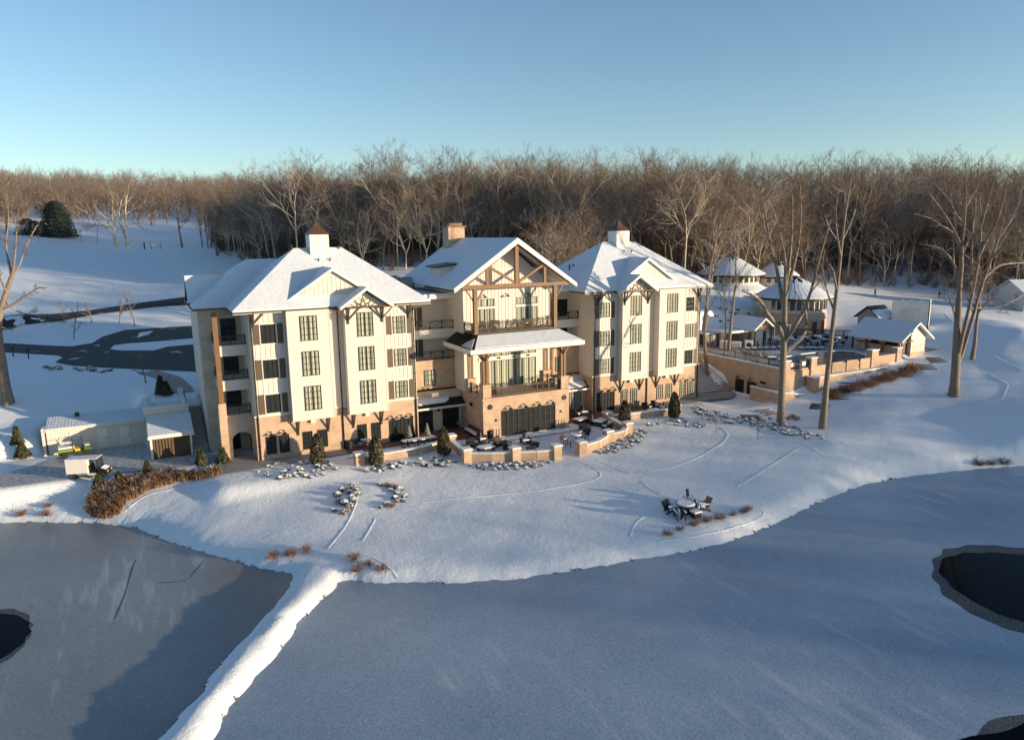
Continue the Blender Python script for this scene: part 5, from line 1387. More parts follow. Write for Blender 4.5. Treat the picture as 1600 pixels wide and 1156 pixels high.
RID = [[(512,857),(530,835),(546,812),(555,790),(560,775),(560,765)], [(566,845),(578,826),(586,810)], [(660,785),(740,776),(830,768),(900,757),(935,748),(943,741),(930,732),(905,720)], [(930,718),(985,742),(1050,730),(1100,710),(1130,692),(1139,676),(1125,668)],
       [(1002,752),(1015,765),(1055,783)], [(958,760),(990,772),(1022,787)], [(985,838),(990,818),(1012,802),(1040,796)], [(1100,785),(1160,787),(1190,795),(1200,801),(1185,812),(1150,823),(1075,840),(1030,845)], [(545,862),(590,872),(612,890),(621,903)], [(195,800),(230,772),(300,756),(345,748)], [(640,790),(690,803)]]
for r_ in RID: strip('snow_ridge', px(*r_), .3, M['snow'], prof=.065, step=.5)
for r_ in [[(1246,700),(1215,720),(1180,742),(1150,760)], [(1190,790),(1206,800),(1214,806)], [(1545,585),(1575,600),(1565,625),(1520,632)], [(20,790),(60,780),(95,765),(125,758)], [(60,802),(90,785),(118,768)], [(1440,470),(1500,520),(1560,560),(1600,580)], [(1250,690),(1290,715),(1340,735)], [(700,742),(760,738),(840,730)], [(520,745),(560,750),(640,745)], [(1330,470),(1400,478),(1468,468)]]:
    strip('snow_track', px(*r_), .55, M['snow'], prof=.055, step=.42)
# ------------------------------------------------------------------ terrace walls
M['limestone'] = mat('limestone cap', (.56, .50, .42), .8, noise=(3, (.48, .42, .35), .2))
def terrace_wall(label, nodes, piers):
    t = thing('terrace_wall', label, 'low wall', (*nodes[0][0], 0))
    for a, b in nodes:
        a = Vector((*a, 0)); b = Vector((*b, 0)); n = max(1, int((b-a).length/2))
        m = W(); m.bar((a.x, a.y, .12), (b.x, b.y, .12), .42, .96); m.build('wall_section', M['brick'], t)
        m = W(); m.bar((a.x, a.y, .64), (b.x, b.y, .64), .52, .08); m.build('wall_cap', M['snow'], t)
    for x, y in piers:
        m = W(); m.box(x-.42, x+.42, y-.42, y+.42, -.4, .95); m.build('pier', M['brick'], t)
        m = W(); m.box(x-.5, x+.5, y-.5, y+.5, .95, 1.05); p = m.build('pier_cap', M['limestone'], t)
        m = MB(); m.box(x-.45, x+.45, y-.45, y+.45, 1.052, 1.13); sub(m, 'cap_snow', M['snow'], p)
P = {k: (v[0], v[1]+.45) for k, v in dict(p1=(8.14, -6.0), p2=(17.9, -4.57), p3=(17.36, -9.67), p4=(21.5, -11.56), p5=(25.3, -12.77), p6=(28.0, -12.94), p7=(32.5, -11.0), p8=(36.0, -9.47), p9=(36.7, -4.8), p10=(45.7, -5.67)).items()}
terrace_wall('curved brick terrace wall with capped piers in front of the left wing', [(P['p1'], (13.8, -5.3)), ((13.8, -5.3), P['p2']), (P['p2'], P['p3']), (P['p3'], (19.4, -10.3)), ((19.4, -10.3), P['p4']), (P['p4'], (23.4, -11.9)), ((23.4, -11.9), P['p5'])], [P[k] for k in ('p1', 'p2', 'p3', 'p4', 'p5')])
terrace_wall('curved brick terrace wall with capped piers in front of the right wing', [(P['p6'], (30.3, -11.9)), ((30.3, -11.9), P['p7']), (P['p7'], (34.6, -10.1)), ((34.6, -10.1), P['p8']), (P['p8'], P['p9']), (P['p9'], (41.2, -4.7)), ((41.2, -4.7), P['p10'])], [P[k] for k in ('p6', 'p7', 'p8', 'p9', 'p10')])
# ------------------------------------------------------------------ evergreens and shrubs
M['evergreen'] = snowy('dark evergreen foliage', (.045, .05, .022), .9, .95, 1.2, noise=(9, (.10, .065, .025), .25), nscale=5)
M['conifer'] = snowy('conifer foliage', (.035, .05, .022), .9, .80, 1.05, noise=(7, (.07, .06, .03), .25), nscale=3)
M['bluegreen'] = snowy('dark blue green needles', (.016, .028, .024), .9, 1.0, 1.25, nscale=2)
M['box'] = snowy('boxwood foliage under snow', (.04, .045, .025), .9, .48, .80, noise=(14, (.09, .07, .04), .25), nscale=4)
M['rust'] = snowy('rusty dry shrub', (.26, .105, .055), .9, .62, .95, noise=(9, (.14, .075, .045), .25), nscale=3)
M['drygrass'] = snowy('dry ornamental grass', (.23, .135, .075), .9, .78, 1.1, nscale=.9)
def leaves(n, fn, size, seed):
    """n small leaf quads; fn(rng) gives a point and an outward direction"""
    r = np.random.default_rng(seed); V = np.zeros((n*4, 3)); 
    for i in range(n):
        p, d = fn(r); d = d/np.linalg.norm(d); a = np.cross(d, r.normal(size=3)); a /= np.linalg.norm(a); b = np.cross(d, a)*.6+d*.5; s = size*r.uniform(.6, 1.3)
        V[i*4:i*4+4] = [p-a*s*.5, p+a*s*.5, p+a*s*.35+b*s*1.3, p-a*s*.35+b*s*1.3]
    return V, np.arange(n*4).reshape(-1, 4)
def columnar(H, r, seed, n=1500):
    def fn(g):
        t = g.uniform(0, 1)**.85; a = g.uniform(0, 6.28); rr = r*min(1, (1-t)**.55*1.25, .75+t*2)*g.uniform(.8, 1.08)
        return np.array([rr*math.cos(a), rr*math.sin(a), .12+t*(H-.15)]), np.array([math.cos(a), math.sin(a), .7])
    t = thing('arborvitae', 'x', 'evergreen')
    v, f = leaves(n, fn, .2, seed); np_mesh('foliage', v, f, M['evergreen'], False, t)
    m = MB(); m.lathe([(r*.5, .12), (r*.72, .5), (r*.7, H*.5), (r*.4, H*.8), (.03, H*.95)], 10); m.build('inner_foliage', M['evergreen'], t)
    m = MB(); m.tube([(0, 0, -.1), (0, 0, .4)], .07, 6); m.build('trunk', M['bark'], t); return t
for k, (u, v, H, lab) in enumerate([(497, 724, 2.75, 'dark columnar evergreen before the brick corner of the left wing'), (588, 727, 2.7, 'dark columnar evergreen behind the leftmost terrace pier'), (694, 711, 2.65, 'dark columnar evergreen by the bend of the left terrace wall'), (976, 661, 2.45, 'dark columnar evergreen by the bend of the right terrace wall'), (1053, 653, 2.9, 'dark columnar evergreen at the right end of the terrace wall')]):
    p = at(u, v); columnar(H, .55, 40+k).location = p; bpy.context.view_layer.objects.active = None
    o = [x for x in COL.objects if x.name.startswith('arborvitae')]; o[-1]['label'] = lab; o[-1]['group'] = 'columnar evergreens of the terrace'
def conifer(name, H, r, seed, n=1400, m_='conifer', pw=1):
    def fn(g):
        t = g.uniform(0, 1)**1.3; a = g.uniform(0, 6.28); lay = (.75+.25*math.sin(t*34)) if pw == 1 else .95; rr = r*(1-t)**pw*lay*g.uniform(.55, 1.05)+.03
        return np.array([rr*math.cos(a), rr*math.sin(a), .18+t*(H-.2)]), np.array([math.cos(a), math.sin(a), .15])
    t = thing(name, 'x', 'conifer'); v, f = leaves(n, fn, .09*H**.5+.05, seed); np_mesh('foliage', v, f, M[m_], False, t)
    m = MB(); m.tube([(0, 0, -.15), (0, 0, H*.9)], [.09, .02], 6); m.build('trunk', M['bark'], t); return t
for k, (u, v, H, r_, lab) in enumerate([(28, 695, 2.4, .75, 'young snowy conifer at the far left, upper of two'), (36, 716, 2.2, .95, 'young snowy conifer at the far left, lower of two'), (155, 763, 1.7, .7, 'little snow flecked conifer below the white box cart'), (187, 753, 1.3, .7, 'bushy little conifer just in front of the white box cart'), (231, 740, 1.6, .6, 'little conifer left of the dry grass bed by the wooden garage'),
        (315, 727, 2.0, .75, 'golden lit conifer below the side stairs'), (349, 724, 2.0, .85, 'green conifer at the foot of the porch pier'), (252, 616, 2.7, .95, 'dark conifer on the slope beside the side stairs, left of two'), (261, 618, 2.1, .85, 'dark conifer on the slope beside the side stairs, right of two')]):
    t = conifer('small_conifer', H*.74, r_*.72, 60+k); t.location = at(u, v); tag(t, lab, None, 'small conifers by the service yard')
t = conifer('evergreen_tree', 14, 7.0, 80, 7500, 'bluegreen', .38); p = ond(88, 341, 345); t.location = (p.x, p.y, gz(p.x, p.y)); tag(t, 'broad dark evergreen standing against the far wood on the left', 'evergreen')
for o in t.children:
    if o.name.startswith('foliage'): pass
for k, (u, w, H) in enumerate([(40, 332, 9), (52, 334, 8)]):
    t = conifer('evergreen_tree', H*.7, 5, 82+k, 2200, 'bluegreen', .4); p = ond(u, w, 350); t.location = (p.x, p.y, gz(p.x, p.y)); tag(t, ['low dark evergreen left of the broad one', 'low dark evergreen close beside the broad one'][k], 'evergreen')
# clipped shrubs under snow
def mound(seed, flat_=.72):
    bm = bmesh.new(); bmesh.ops.create_icosphere(bm, subdivisions=3, radius=1); r = random.Random(seed); k = [Vector((r.uniform(-3, 3), r.uniform(-3, 3), r.uniform(-3, 3))) for _ in range(9)]
    for v in bm.verts:
        q = 1+sum(.05*math.sin(v.co.dot(c)*(1+i*.5)+i) for i, c in enumerate(k))+r.uniform(-.09, .09); v.co *= q; v.co.z = v.co.z*flat_+.45
    me = bpy.data.meshes.new('clipped_shrub'); bm.to_mesh(me); bm.free(); me.materials.append(M['box']); o = bpy.data.objects.new('clipped_shrub', me); COL.objects.link(o); return tag(o, 'x', 'shrub')
mounds = [mound(i) for i in range(6)]; um = set()
def in_poly(x, y, poly):
    c = False; n = len(poly)
    for i in range(n):
        (ax, ay), (bx, by) = poly[i], poly[i-1]
        if (ay > y) != (by > y) and x < (bx-ax)*(y-ay)/(by-ay)+ax: c = not c
    return c
BEDS = [('snow capped shrub in the bed before the left wing corner', [(470,724),(522,720),(530,740),(512,746),(430,748),(440,738)], 24, .42), ('low frosted plant in the sparse row left of that bed', [(365,744),(430,744),(470,726),(440,722),(410,728)], 12, .28),
    ('snow capped shrub along the outside of the left terrace wall', [(568,736),(600,726),(655,718),(695,712),(725,728),(700,730),(640,728),(590,737)], 30, .4), ('snow capped shrub below the middle terrace piers', [(728,726),(800,724),(850,720),(870,722),(840,732),(760,735)], 24, .4),
    ('snow capped grass clump along the curved right terrace wall', [(935,708),(960,694),(985,682),(1000,668),(1012,672),(1000,690),(965,706)], 28, .45), ('snow capped shrub by the far right terrace wall', [(1000,668),(1040,656),(1065,654),(1110,664),(1090,668),(1040,662)], 20, .38),
    ('dark snow topped shrub in the bed right of the terrace', [(1075,640),(1095,630),(1115,642),(1160,652),(1200,658),(1190,668),(1140,662),(1100,656)], 46, .42), ('dark snow topped shrub round the feet of the two tall pale trees', [(1195,648),(1215,660),(1240,666),(1300,680),(1285,690),(1230,680),(1200,668)], 24, .42),
    ('round snowy shrub in the curved bed left of the lawn path', [(522,768),(540,757),(556,758),(560,775),(552,795),(536,804),(515,800),(530,785)], 13, .5), ('round snowy shrub in the bed right of the lawn path', [(590,756),(612,756),(635,766),(632,785),(610,793),(588,803),(595,790),(620,775)], 10, .45),
    ('small dark plant on the shaded bank behind the cabana', [(1105,475),(1150,480),(1190,500),(1160,510),(1110,500)], 12, .5), ('low bush along the near edge of the drive', [(55,575),(90,572),(175,578),(176,582),(90,579)], 14, .55)]
for lab, poly, n, s in BEDS:
    got = []; tr = 0
    u0, u1 = min(p[0] for p in poly), max(p[0] for p in poly); v0, v1 = min(p[1] for p in poly), max(p[1] for p in poly)
    while len(got) < n and tr < 3000:
        tr += 1; u, v = rnd.uniform(u0, u1), rnd.uniform(v0, v1)
        if not in_poly(u, v, poly): continue
        p = at(u, v)
        if all((p.x-q.x)**2+(p.y-q.y)**2 > (s*1.2)**2 for q in got):
            got.append(p); k = s*.66*rnd.uniform(.7, 1.2)
            place(mounds[rnd.randrange(6)], (p.x, p.y, p.z-.05), rnd.uniform(0, 6.28), lab, lab.replace('shrub', 'shrubs').replace('plant', 'plants').replace('clump', 'clumps'), (k, k, k*rnd.uniform(.75, 1.1)), used=um)
# dry rusty shrubs
def twigball(name, r, seed, m_, n=46, cat='shrub'):
    g = Grow(seed)
    for j in range(n):
        d = g.r.normal(size=3); d[2] = abs(d[2])+.25; q, w = g.curve(np.array([0, 0, 0.]), d, r*g.r.uniform(.7, 1.1), .022, .01, 4, .2, .0); g.put(q, w, 3, 1); g.spread(q, w, 0, [(5, .42, .8, 50, 3, 3, .3)])
    v, f = g.mesh(0, 9); o = np_mesh(name, v, f, M[m_]); return tag(o, 'x', cat)
tw = [twigball('dry_shrub', 1.0, 90+i, 'rust') for i in range(3)]; ud = set()
for grp, lab, ps, s in [('rusty shrubs on the left shore', 'rusty dry shrub on the shore left of the causeway', [(427,872),(450,866),(458,868),(479,861)], .62), ('rusty shrubs by the causeway', 'rusty dry shrub between the causeway and the shore path', [(553,874),(577,883),(597,890),(558,893)], .62),
    ('rusty shrubs round the fire circle', 'rusty dry shrub in the arc below the black lawn chairs', [(1043,836),(1062,828),(1085,821),(1105,815),(1125,811),(1146,805),(1163,801),(1168,797)], .6), ('rusty shrubs on the far shore', 'rusty dry shrub at the right end of the shore', [(1530,727),(1549,726),(1567,725)], .8), ('rusty shrubs on the near bank', 'dry tuft on the trampled bank below the service yard', [(34,806),(75,792),(73,806)], .6),
    ('reddish hedge plants', 'reddish dry hedge plant along the foot of the pool parapet', [(1297+i*6.2, 618-i*1.95+rnd.uniform(-3, 3)) for i in range(22)]+[(1300+i*6.2, 622-i*1.95+rnd.uniform(-3, 3)) for i in range(22)], 1.0), ('twiggy lawn bed plants', 'thin twiggy plant in the beds beside the lawn path', [(616,762),(612,792),(530,785),(545,770),(540,800),(605,760)], .5), ('dried blooms by the trees', 'reddish dry bush behind the tall pale tree', [(1232,655),(1238,652),(1245,656)], .6)]:
    for (u, v) in ps:
        p = at(u, v); k = s*rnd.uniform(.75, 1.2); place(tw[rnd.randrange(3)], (p.x, p.y, p.z), rnd.uniform(0, 6.28), lab, grp, (k, k, k*.9), used=ud)
# ornamental grass bed on the left bank
gp = [(137,802),(150,770),(200,751),(262,743),(345,739),(343,744),(282,752),(232,765),(200,784),(183,806),(160,812)]
gw_ = px(*gp); x0, x1 = min(p[0] for p in gw_), max(p[0] for p in gw_); y0, y1 = min(p[1] for p in gw_), max(p[1] for p in gw_)
V = []; F = []; o_ = 0; r_ = np.random.default_rng(5); cl = 0
while cl < 620:
    x, y = r_.uniform(x0, x1), r_.uniform(y0, y1)
    if not in_poly(x, y, gw_): continue
    cl += 1; z = gz(x, y); hh = r_.uniform(.45, 1.0)
    for j in range(26):
        a = r_.uniform(0, 6.28); lean = r_.uniform(.1, .75); L = hh*r_.uniform(.6, 1.1); b = np.array([x+r_.normal(0, .12), y+r_.normal(0, .12), z]); d = np.array([math.cos(a)*lean, math.sin(a)*lean, 1]); d /= np.linalg.norm(d); s = np.array([-math.sin(a), math.cos(a), 0])*.022
        m1 = b+d*L*.6; e = m1+(d+np.array([math.cos(a)*.5, math.sin(a)*.5, -.35]))*L*.4
        V += [b-s, b+s, m1+s, m1-s, e+s*.8, e-s*.8]; F += [(o_, o_+1, o_+2, o_+3), (o_+3, o_+2, o_+4, o_+5)]; o_ += 6
tag(np_mesh('ornamental_grass', np.array(V), np.array(F), M['drygrass']), 'brown frosted grass bed on the bank below the wooden garage', None, None, 'stuff')
# spiral topiaries wound with white lights
def spiral():
    t = thing('spiral_topiary', 'x', 'topiary'); m = MB(); pts = []; rad = []
    for i in range(66):
        q = i/65; a = q*2*math.pi*5.5; r = .36*(1-q*.85); pts.append((r*math.cos(a), r*math.sin(a), .35+q*1.45)); rad.append(.085*(1-q*.55))
    m.tube(pts, rad, 6); m.build('foliage', M['white_frost'], t); m = MB(); m.tube([(0, 0, .2), (0, 0, 1.85)], .03, 6); m.build('stem', M['bark'], t); m = MB(); m.lathe([(.18, 0), (.26, .34), (.22, .34)], 12); m.build('pot', M['black'], t); return t
M['white_frost'] = mat('frosted foliage', (.62, .62, .58), .8, noise=(14, (.10, .12, .07), .2))  # pale tone stands for the white lights, painted into the foliage colour
s0 = spiral(); us = set()
for (u, v, lab) in [(640, 692, 'spiral topiary at the left of the long terrace table'), (668, 688, 'spiral topiary at the right of the long terrace table'), (716, 668, 'spiral topiary in the shaded corner by the centre block')]: place(s0, tuple(at(u, v)), 0, lab, 'spiral topiaries on the terrace', used=us)
# ------------------------------------------------------------------ terrace furniture
def ground_pt(u, v): p = at(u, v); return (p.x, p.y, p.z+.01)
TC = [0]
def tchair(u, v, a, lab): place(ch0, ground_pt(u, v), R(a), lab, 'terrace chairs', used=uc)
lt = table('long_table', square=(3.6, .9)); lt.location = ground_pt(655, 697); lt.rotation_euler.z = R(4); tag(lt, 'long snow covered table on the left terrace', 'table')
for k, (u, v, a) in enumerate([(636, 703, 180), (652, 701, 180), (669, 699, 180), (684, 697, 180), (634, 694, 0), (650, 692, 0), (668, 690, 0)]): tchair(u, v, a, ['first', 'second', 'third', 'fourth', 'first', 'second', 'third'][k]+(' near side' if k < 4 else ' far side')+' chair of the long terrace table, counted from the left')
def club():
    t = thing('club_chair', 'x', 'armchair'); b = M['blackwicker']
    m = MB(); m.box(-.42, .42, -.4, .4, .08, .4); m.build('seat_base', b, t); m = MB(); m.bar((0, .36, .38), (0, .5, .9), .84, .14, up=(1, 0, 0)); m.build('backrest', b, t)
    for s in (-1, 1): m = MB(); m.box(s*.42-.07, s*.42+.07, -.4, .42, .08, .62); m.build('armrest', b, t)
    m = MB(); m.box(-.34, .34, -.38, .3, .402, .52); m.build('seat_snow', M['snow'], t); return t
M['blackwicker'] = mat('black wicker', (.02, .021, .025), .6, bump=(60, .6, .01))
cl0 = club(); ucl = set()
def clubs(lst, where):
    for k, (u, v, a) in enumerate(lst): place(cl0, ground_pt(u, v), R(a), f'black club chair {where}, {ordn[k]} from the left', 'club chairs of the terrace', used=ucl)
clubs([(741, 698, 70), (752, 691, 5), (772, 698, -80)], 'round the low fire table left of the centre')
clubs([(793, 702, 60), (821, 693, -10), (829, 704, -110)], 'before the glazed front of the centre block')
clubs([(917, 674, 60), (926, 662, 0), (948, 671, -80)], 'on the terrace inside the curved right wall')
clubs([(900, 652, 40), (912, 648, -10)], 'by the corner right of the centre block')
clubs([(1012, 641, 20), (1024, 638, 0), (1036, 641, -60)], 'before the right wing windows')
def firet(): 
    t = thing('fire_table', 'x', 'fire table'); m = MB(); m.box(-.75, .75, -.5, .5, 0, .42); m.build('base', M['blackwicker'], t); m = MB(); m.box(-.82, .82, -.56, .56, .42, .48); m.build('tabletop', M['black'], t); m = MB(); m.box(-.78, .78, -.52, .52, .482, .57); m.build('snow', M['snow'], t); return t
f0 = firet(); uf = set()
for (u, v, a, lab) in [(759, 706, 5, 'low black fire table with snow top left of the centre block'), (908, 661, 10, 'low black fire table by the right corner of the centre block'), (1022, 647, 8, 'low black fire table before the right wing windows'), (938, 664, 30, 'low black fire table inside the curved right wall')]: place(f0, ground_pt(u, v), R(a), lab, 'fire tables of the terrace', used=uf)
place(tb0, ground_pt(900, 690), 0, 'round snow topped table near the end of the centre block', 'tables on the terrace', used=ut)
for k, (u, v, a) in enumerate([(882, 692, 90), (888, 699, 140), (914, 688, -90), (906, 681, -20)]): tchair(u, v, a, ['left', 'front', 'right', 'back'][k]+' chair of the round table near the centre block')
place(tb0, ground_pt(572, 697), 0, 'round snowy table at the foot of the left wing', 'tables on the terrace', used=ut)
for k, (u, v, a) in enumerate([(562, 699, 100), (582, 694, -90)]): tchair(u, v, a, ['left', 'right'][k]+' chair of the round table at the foot of the left wing')
for k, (u, v, lab) in enumerate([(546, 702, 'round black litter bin against the left wing brickwork'), (766, 685, 'round black litter bin by the left corner of the centre block'), (1013, 628, 'square black planter box against the right wing')]):
    t = thing('litter_bin' if k < 2 else 'planter_box', lab, 'bin' if k < 2 else 'planter', ground_pt(u, v)); m = MB()
    if k < 2: m.lathe([(.3, 0), (.33, .75), (.33, .8)], 14); m.build('body', M['black'], t); m = MB(); m.lathe([(.36, .8), (.36, .86), (.1, .95)], 14); m.build('lid', M['bronze'], t)
    else: m.box(-.5, .5, -.4, .4, 0, .85); m.build('box', M['black'], t); g = Grow(77); [g.put(*g.curve(np.array([g.r.uniform(-.3, .3), g.r.uniform(-.2, .2), .8]), np.array([g.r.normal(0, .3), g.r.normal(0, .3), 1]), g.r.uniform(.8, 1.6), .02, .008, 4, .1, .0), 3, 1) for _ in range(16)]; v_, f_ = g.mesh(0, 9); np_mesh('bare_stems', v_, f_, M['twig'], False, t)
bn = thing('wall_bench', 'long snowy bench along the shaded side of the centre block', 'bench', (21.1, -2.2, 0)); m = MB(); m.box(-.3, .25, -1.5, 1.5, .4, .46); m.build('seat', M['black'], bn); m = MB(); m.box(-.28, .2, -1.48, 1.48, .462, .56); m.build('snow', M['snow'], bn); m = MB(); m.box(.2, .28, -1.5, 1.5, .46, .95); m.build('backrest', M['black'], bn)
for y in (-1.3, 0, 1.3): m = MB(); m.box(-.26, .24, y-.04, y+.04, 0, .4); m.build('leg', M['black'], bn)
for k, (x, y, z, a) in enumerate([(24.6, -.7, 10.82, 20), (26.2, -.8, 10.82, -10), (28.4, -.7, 10.82, 15), (29.8, -.9, 10.82, -25)]): place(ch0, (x, y, z), R(a), f'chair on the top terrace behind the rail, {ordn[k]} from the left', 'terrace chairs', used=uc)
for k, (x, y, z, a) in enumerate([(23.6, -2.2, 4.25, 60), (29.3, -1.6, 4.25, -40), (30.3, -2.4, 4.25, -80)]): place(cl0, (x, y, z), R(a), f'club chair on the brick piered first floor terrace, {ordn[k]} from the left', 'club chairs of the terrace', used=ucl)
# adirondack circle by the pond
def adir():
    t = thing('lawn_chair', 'x', 'lawn chair'); b = M['black']
    m = MB(); m.bar((0, -.42, .40), (0, .30, .26), .56, .04, up=(1, 0, 0)); m.build('seat', b, t)
    m = MB(); m.bar((0, .24, .24), (0, .62, 1.08), .62, .05, up=(1, 0, 0)); m.build('backrest', b, t)
    for s in (-1, 1):
        m = MB(); m.box(s*.36-.08, s*.36+.08, -.46, .4, .56, .6); a_ = m.build('armrest', b, t); m = MB(); m.box(s*.36-.06, s*.36+.06, -.44, .38, .602, .66); m.build('armrest_snow', M['snow'], t)
        m = MB(); m.box(s*.33-.04, s*.33+.04, -.45, -.36, 0, .56); m.build('leg', b, t); m = MB(); m.bar((s*.33, -.3, .36), (s*.33, .55, .0), .04, .14); m.build('leg', b, t)
    m = MB(); m.bar((0, -.40, .46), (0, .2, .35), .5, .08, up=(1, 0, 0)); m.build('snow', M['snow'], t); return t
ad = adir(); ua = set()
for k, (u, v, a) in enumerate([(1049, 800, 70), (1077, 787, -20), (1098, 797, -100), (1062, 810, 160)]): place(ad, tuple(at(u, v)), R(a), ['black lawn chair at the left of the fire circle by the pond', 'black lawn chair at the back of the fire circle by the pond', 'black lawn chair at the right of the fire circle by the pond', 'black lawn chair with its back to the pond in the fire circle'][k], 'lawn chairs of the fire circle', used=ua)
t = table('fire_pit_table', r=.78); t.location = at(1071, 800); tag(t, 'round snow covered fire pit table amid the black lawn chairs', 'fire pit'); m = MB(); m.lathe([(.55, 0), (.6, .66), (.5, .68)], 18); m.build('drum', M['black'], t)
t = thing('log_box', 'small square black stand with snow beside the fire pit table', 'stand', at(1087, 808)); m = MB(); m.box(-.35, .35, -.3, .3, .1, .45); m.build('box', M['black'], t); m = MB(); m.box(-.37, .37, -.32, .32, .45, .58); m.build('snow', M['snow'], t)
for s in (-1, 1): m = MB(); m.box(s*.3-.03, s*.3+.03, -.25, .25, 0, .1); m.build('leg', M['black'], t)
# stepping stairs up the right bank
def steps(u, v, a, lab, n=3, w=2.1):
    """treads laid along the slope one above the other"""
    p = at(u, v); t = thing('garden_steps', lab, 'steps', p, a); d = Vector((-math.sin(a), math.cos(a)))
    zs = [gz(p.x+d.x*(i-1)*.8, p.y+d.y*(i-1)*.8)-p.z for i in range(n)]
    for i in range(n):
        m = MB(); m.box(-w/2, w/2, (i-1)*.8-.09, (i-1)*.8+.09, zs[i]-.2, zs[i]+.13); m.build('tread', M['darkwood'], t)
for (u, v, a, lab) in [(1281, 636, -30, 'dark timber garden steps lowest on the bank, beside the slender tree'), (1309, 620, -12, 'dark timber garden steps second up the bank'), (1326, 604, -12, 'dark timber garden steps third up the bank below the hedge'), (1411, 586, -12, 'dark timber garden steps at the end of the reddish hedge'), (1447, 574, -10, 'dark timber garden steps below the pool bar gable'), (1463, 563, -10, 'dark timber garden steps highest up the bank'), (1173, 653, -8, 'dark timber garden steps among the shrubs right of the terrace'), (1199, 645, 25, 'narrow timber garden steps just above the shrub bed')]: steps(u, v, R(a-27), lab)
# ------------------------------------------------------------------ service yard on the left
M['greenpaint'] = mat('green paint', (.03, .11, .02), .4); M['yellow'] = mat('yellow paint', (.62, .42, .02), .45); M['tyre'] = mat('black tyre rubber', (.012, .012, .012), .85); M['whitepaint'] = mat('white vehicle paint', (.74, .72, .68), .35, noise=(2, (.66, .63, .58), .3)); M['rim'] = mat('pale rim', (.5, .48, .45), .4)
sh = thing('long_shed', 'long low white shed with a snowy metal roof in the service yard', 'shed', (-13.7, 14, 0))
m = W(); m.box(-18.1, -9.3, 12.5, 15.6, -.5, 2.3); m.box(-18.35, -18.1, 12.3, 15.8, -.5, 2.65)
for i in range(22):
    x = -18+i*.41; m.box(x-.012, x+.012, 12.48, 12.5, .1, 2.3)
m.build('wall', M['white'], sh)
rf = [[(-18.1, 12.2, 2.42), (-9.25, 12.2, 2.42), (-9.25, 15.8, 2.95), (-18.1, 15.8, 2.95)]]
m = W(); m.slab(rf, -.12, 0); ro = m.build('roof', M['trim'], sh); s = MB(); s.slab([[(-18.0, 12.35, 2.44), (-9.3, 12.35, 2.44), (-9.3, 15.7, 2.94), (-18.0, 15.7, 2.94)]], .02, .1); sub(s, 'roof_snow', M['roofsnow'], ro)
m = W()
for i in range(30): x = -17.8+i*.29; m.bar((x, 12.35, 2.545), (x, 15.7, 3.045), .02, .02)
m.build('roof_seams', M['roofsnow'], sh)
for x in (-15.6, -13.2, -11.2): m = W(); m.box(x-.45, x+.45, 12.44, 12.48, .05, 2.0); d = m.build('door', M['trim'], sh); s = MB(); s.box(x+.28, x+.34, 12.38, 12.44, .95, 1.1); sub(s, 'handle', M['black'], d)
m = W(); m.tube([(-18.0, 12.4, 0), (-18.0, 12.4, 2.4)], .05, 6); m.build('downpipe', M['bronze'], sh)
m = W(); m.box(-15.6, -15.2, 15.0, 15.4, 2.95, 3.35); m.build('roof_vent', M['bronze'], sh)
ga = thing('timber_garage', 'small garage with dark timber front under a single sloping snowy roof', 'garage', (-7.2, 7.5, 0))
for x in (-9.0, -5.5): m = W(); m.box(x, x+.2, 5.6, 9.6, -.5, 2.4); m.build('wall', M['trim'], ga)
m = W(); m.box(-8.8, -5.5, 5.7, 5.9, -.3, 2.2)
for i in range(12): x = -8.66+i*.27; m.box(x-.09, x+.09, 5.62, 5.7, -.2, 2.15)
m.build('timber_front', M['wood2'] if 'wood2' in M else M['darkwood'], ga)
rf = [[(-9.15, 4.9, 2.3), (-5.1, 4.9, 2.3), (-5.1, 9.5, 3.35), (-9.15, 9.5, 3.35)]]
m = W(); m.slab(rf, -.2, 0); ro = m.build('roof', M['trim'], ga); s = MB(); s.slab([[(-9.1, 4.95, 2.31), (-5.15, 4.95, 2.31), (-5.15, 9.45, 3.34), (-9.1, 9.45, 3.34)]], .02, .12); sub(s, 'roof_snow', M['roofsnow'], ro)
pwl = thing('parapet_wall', 'white capped parapet wall stepping behind the timber garage', 'wall', (-7.3, 10, 0))
m = W(); m.box(-9.3, -5.2, 9.6, 9.9, -.5, 4.1); m.build('wall', M['stucco'], pwl); m = W(); m.box(-9.3, -9.0, 9.9, 14.6, -.5, 4.1); m.build('wall', M['stucco'], pwl); m = W(); m.box(-5.75, -5.45, 9.9, 14.5, -.5, 4.3); m.build('wall', M['stucco'], pwl)
m = W(); m.box(-9.36, -5.14, 9.54, 9.96, 4.1, 4.22); m.box(-9.36, -8.94, 9.96, 14.6, 4.1, 4.22); m.box(-5.81, -5.39, 9.96, 14.5, 4.3, 4.42); m.build('cap', M['roofsnow'], pwl)
m = W(); m.box(-5.9, -5.3, 14.5, 15.1, 3, 4.9); m.build('pier', M['stucco'], pwl)
ss = thing('side_stairs', 'narrow dark stairs climbing along the left side of the hotel', 'stairs', (-4.7, 10, 0)); m = W()
for i in range(22): m.box(-5.35, -3.9, 5.2+i*.42, 14.6, -.3 if i == 0 else i*.18, (i+1)*.18)
m.build('steps', M['concrete'], ss); m = W(); m.tube([(-5.3, 5.2, .95), (-5.3, 14.4, 4.9)], .03, 6)
for i in range(6): m.tube([(-5.3, 5.4+i*1.75, .1+i*.75), (-5.3, 5.4+i*1.75, 1.0+i*.75)], .025, 5)
m.build('handrail', M['black'], ss)
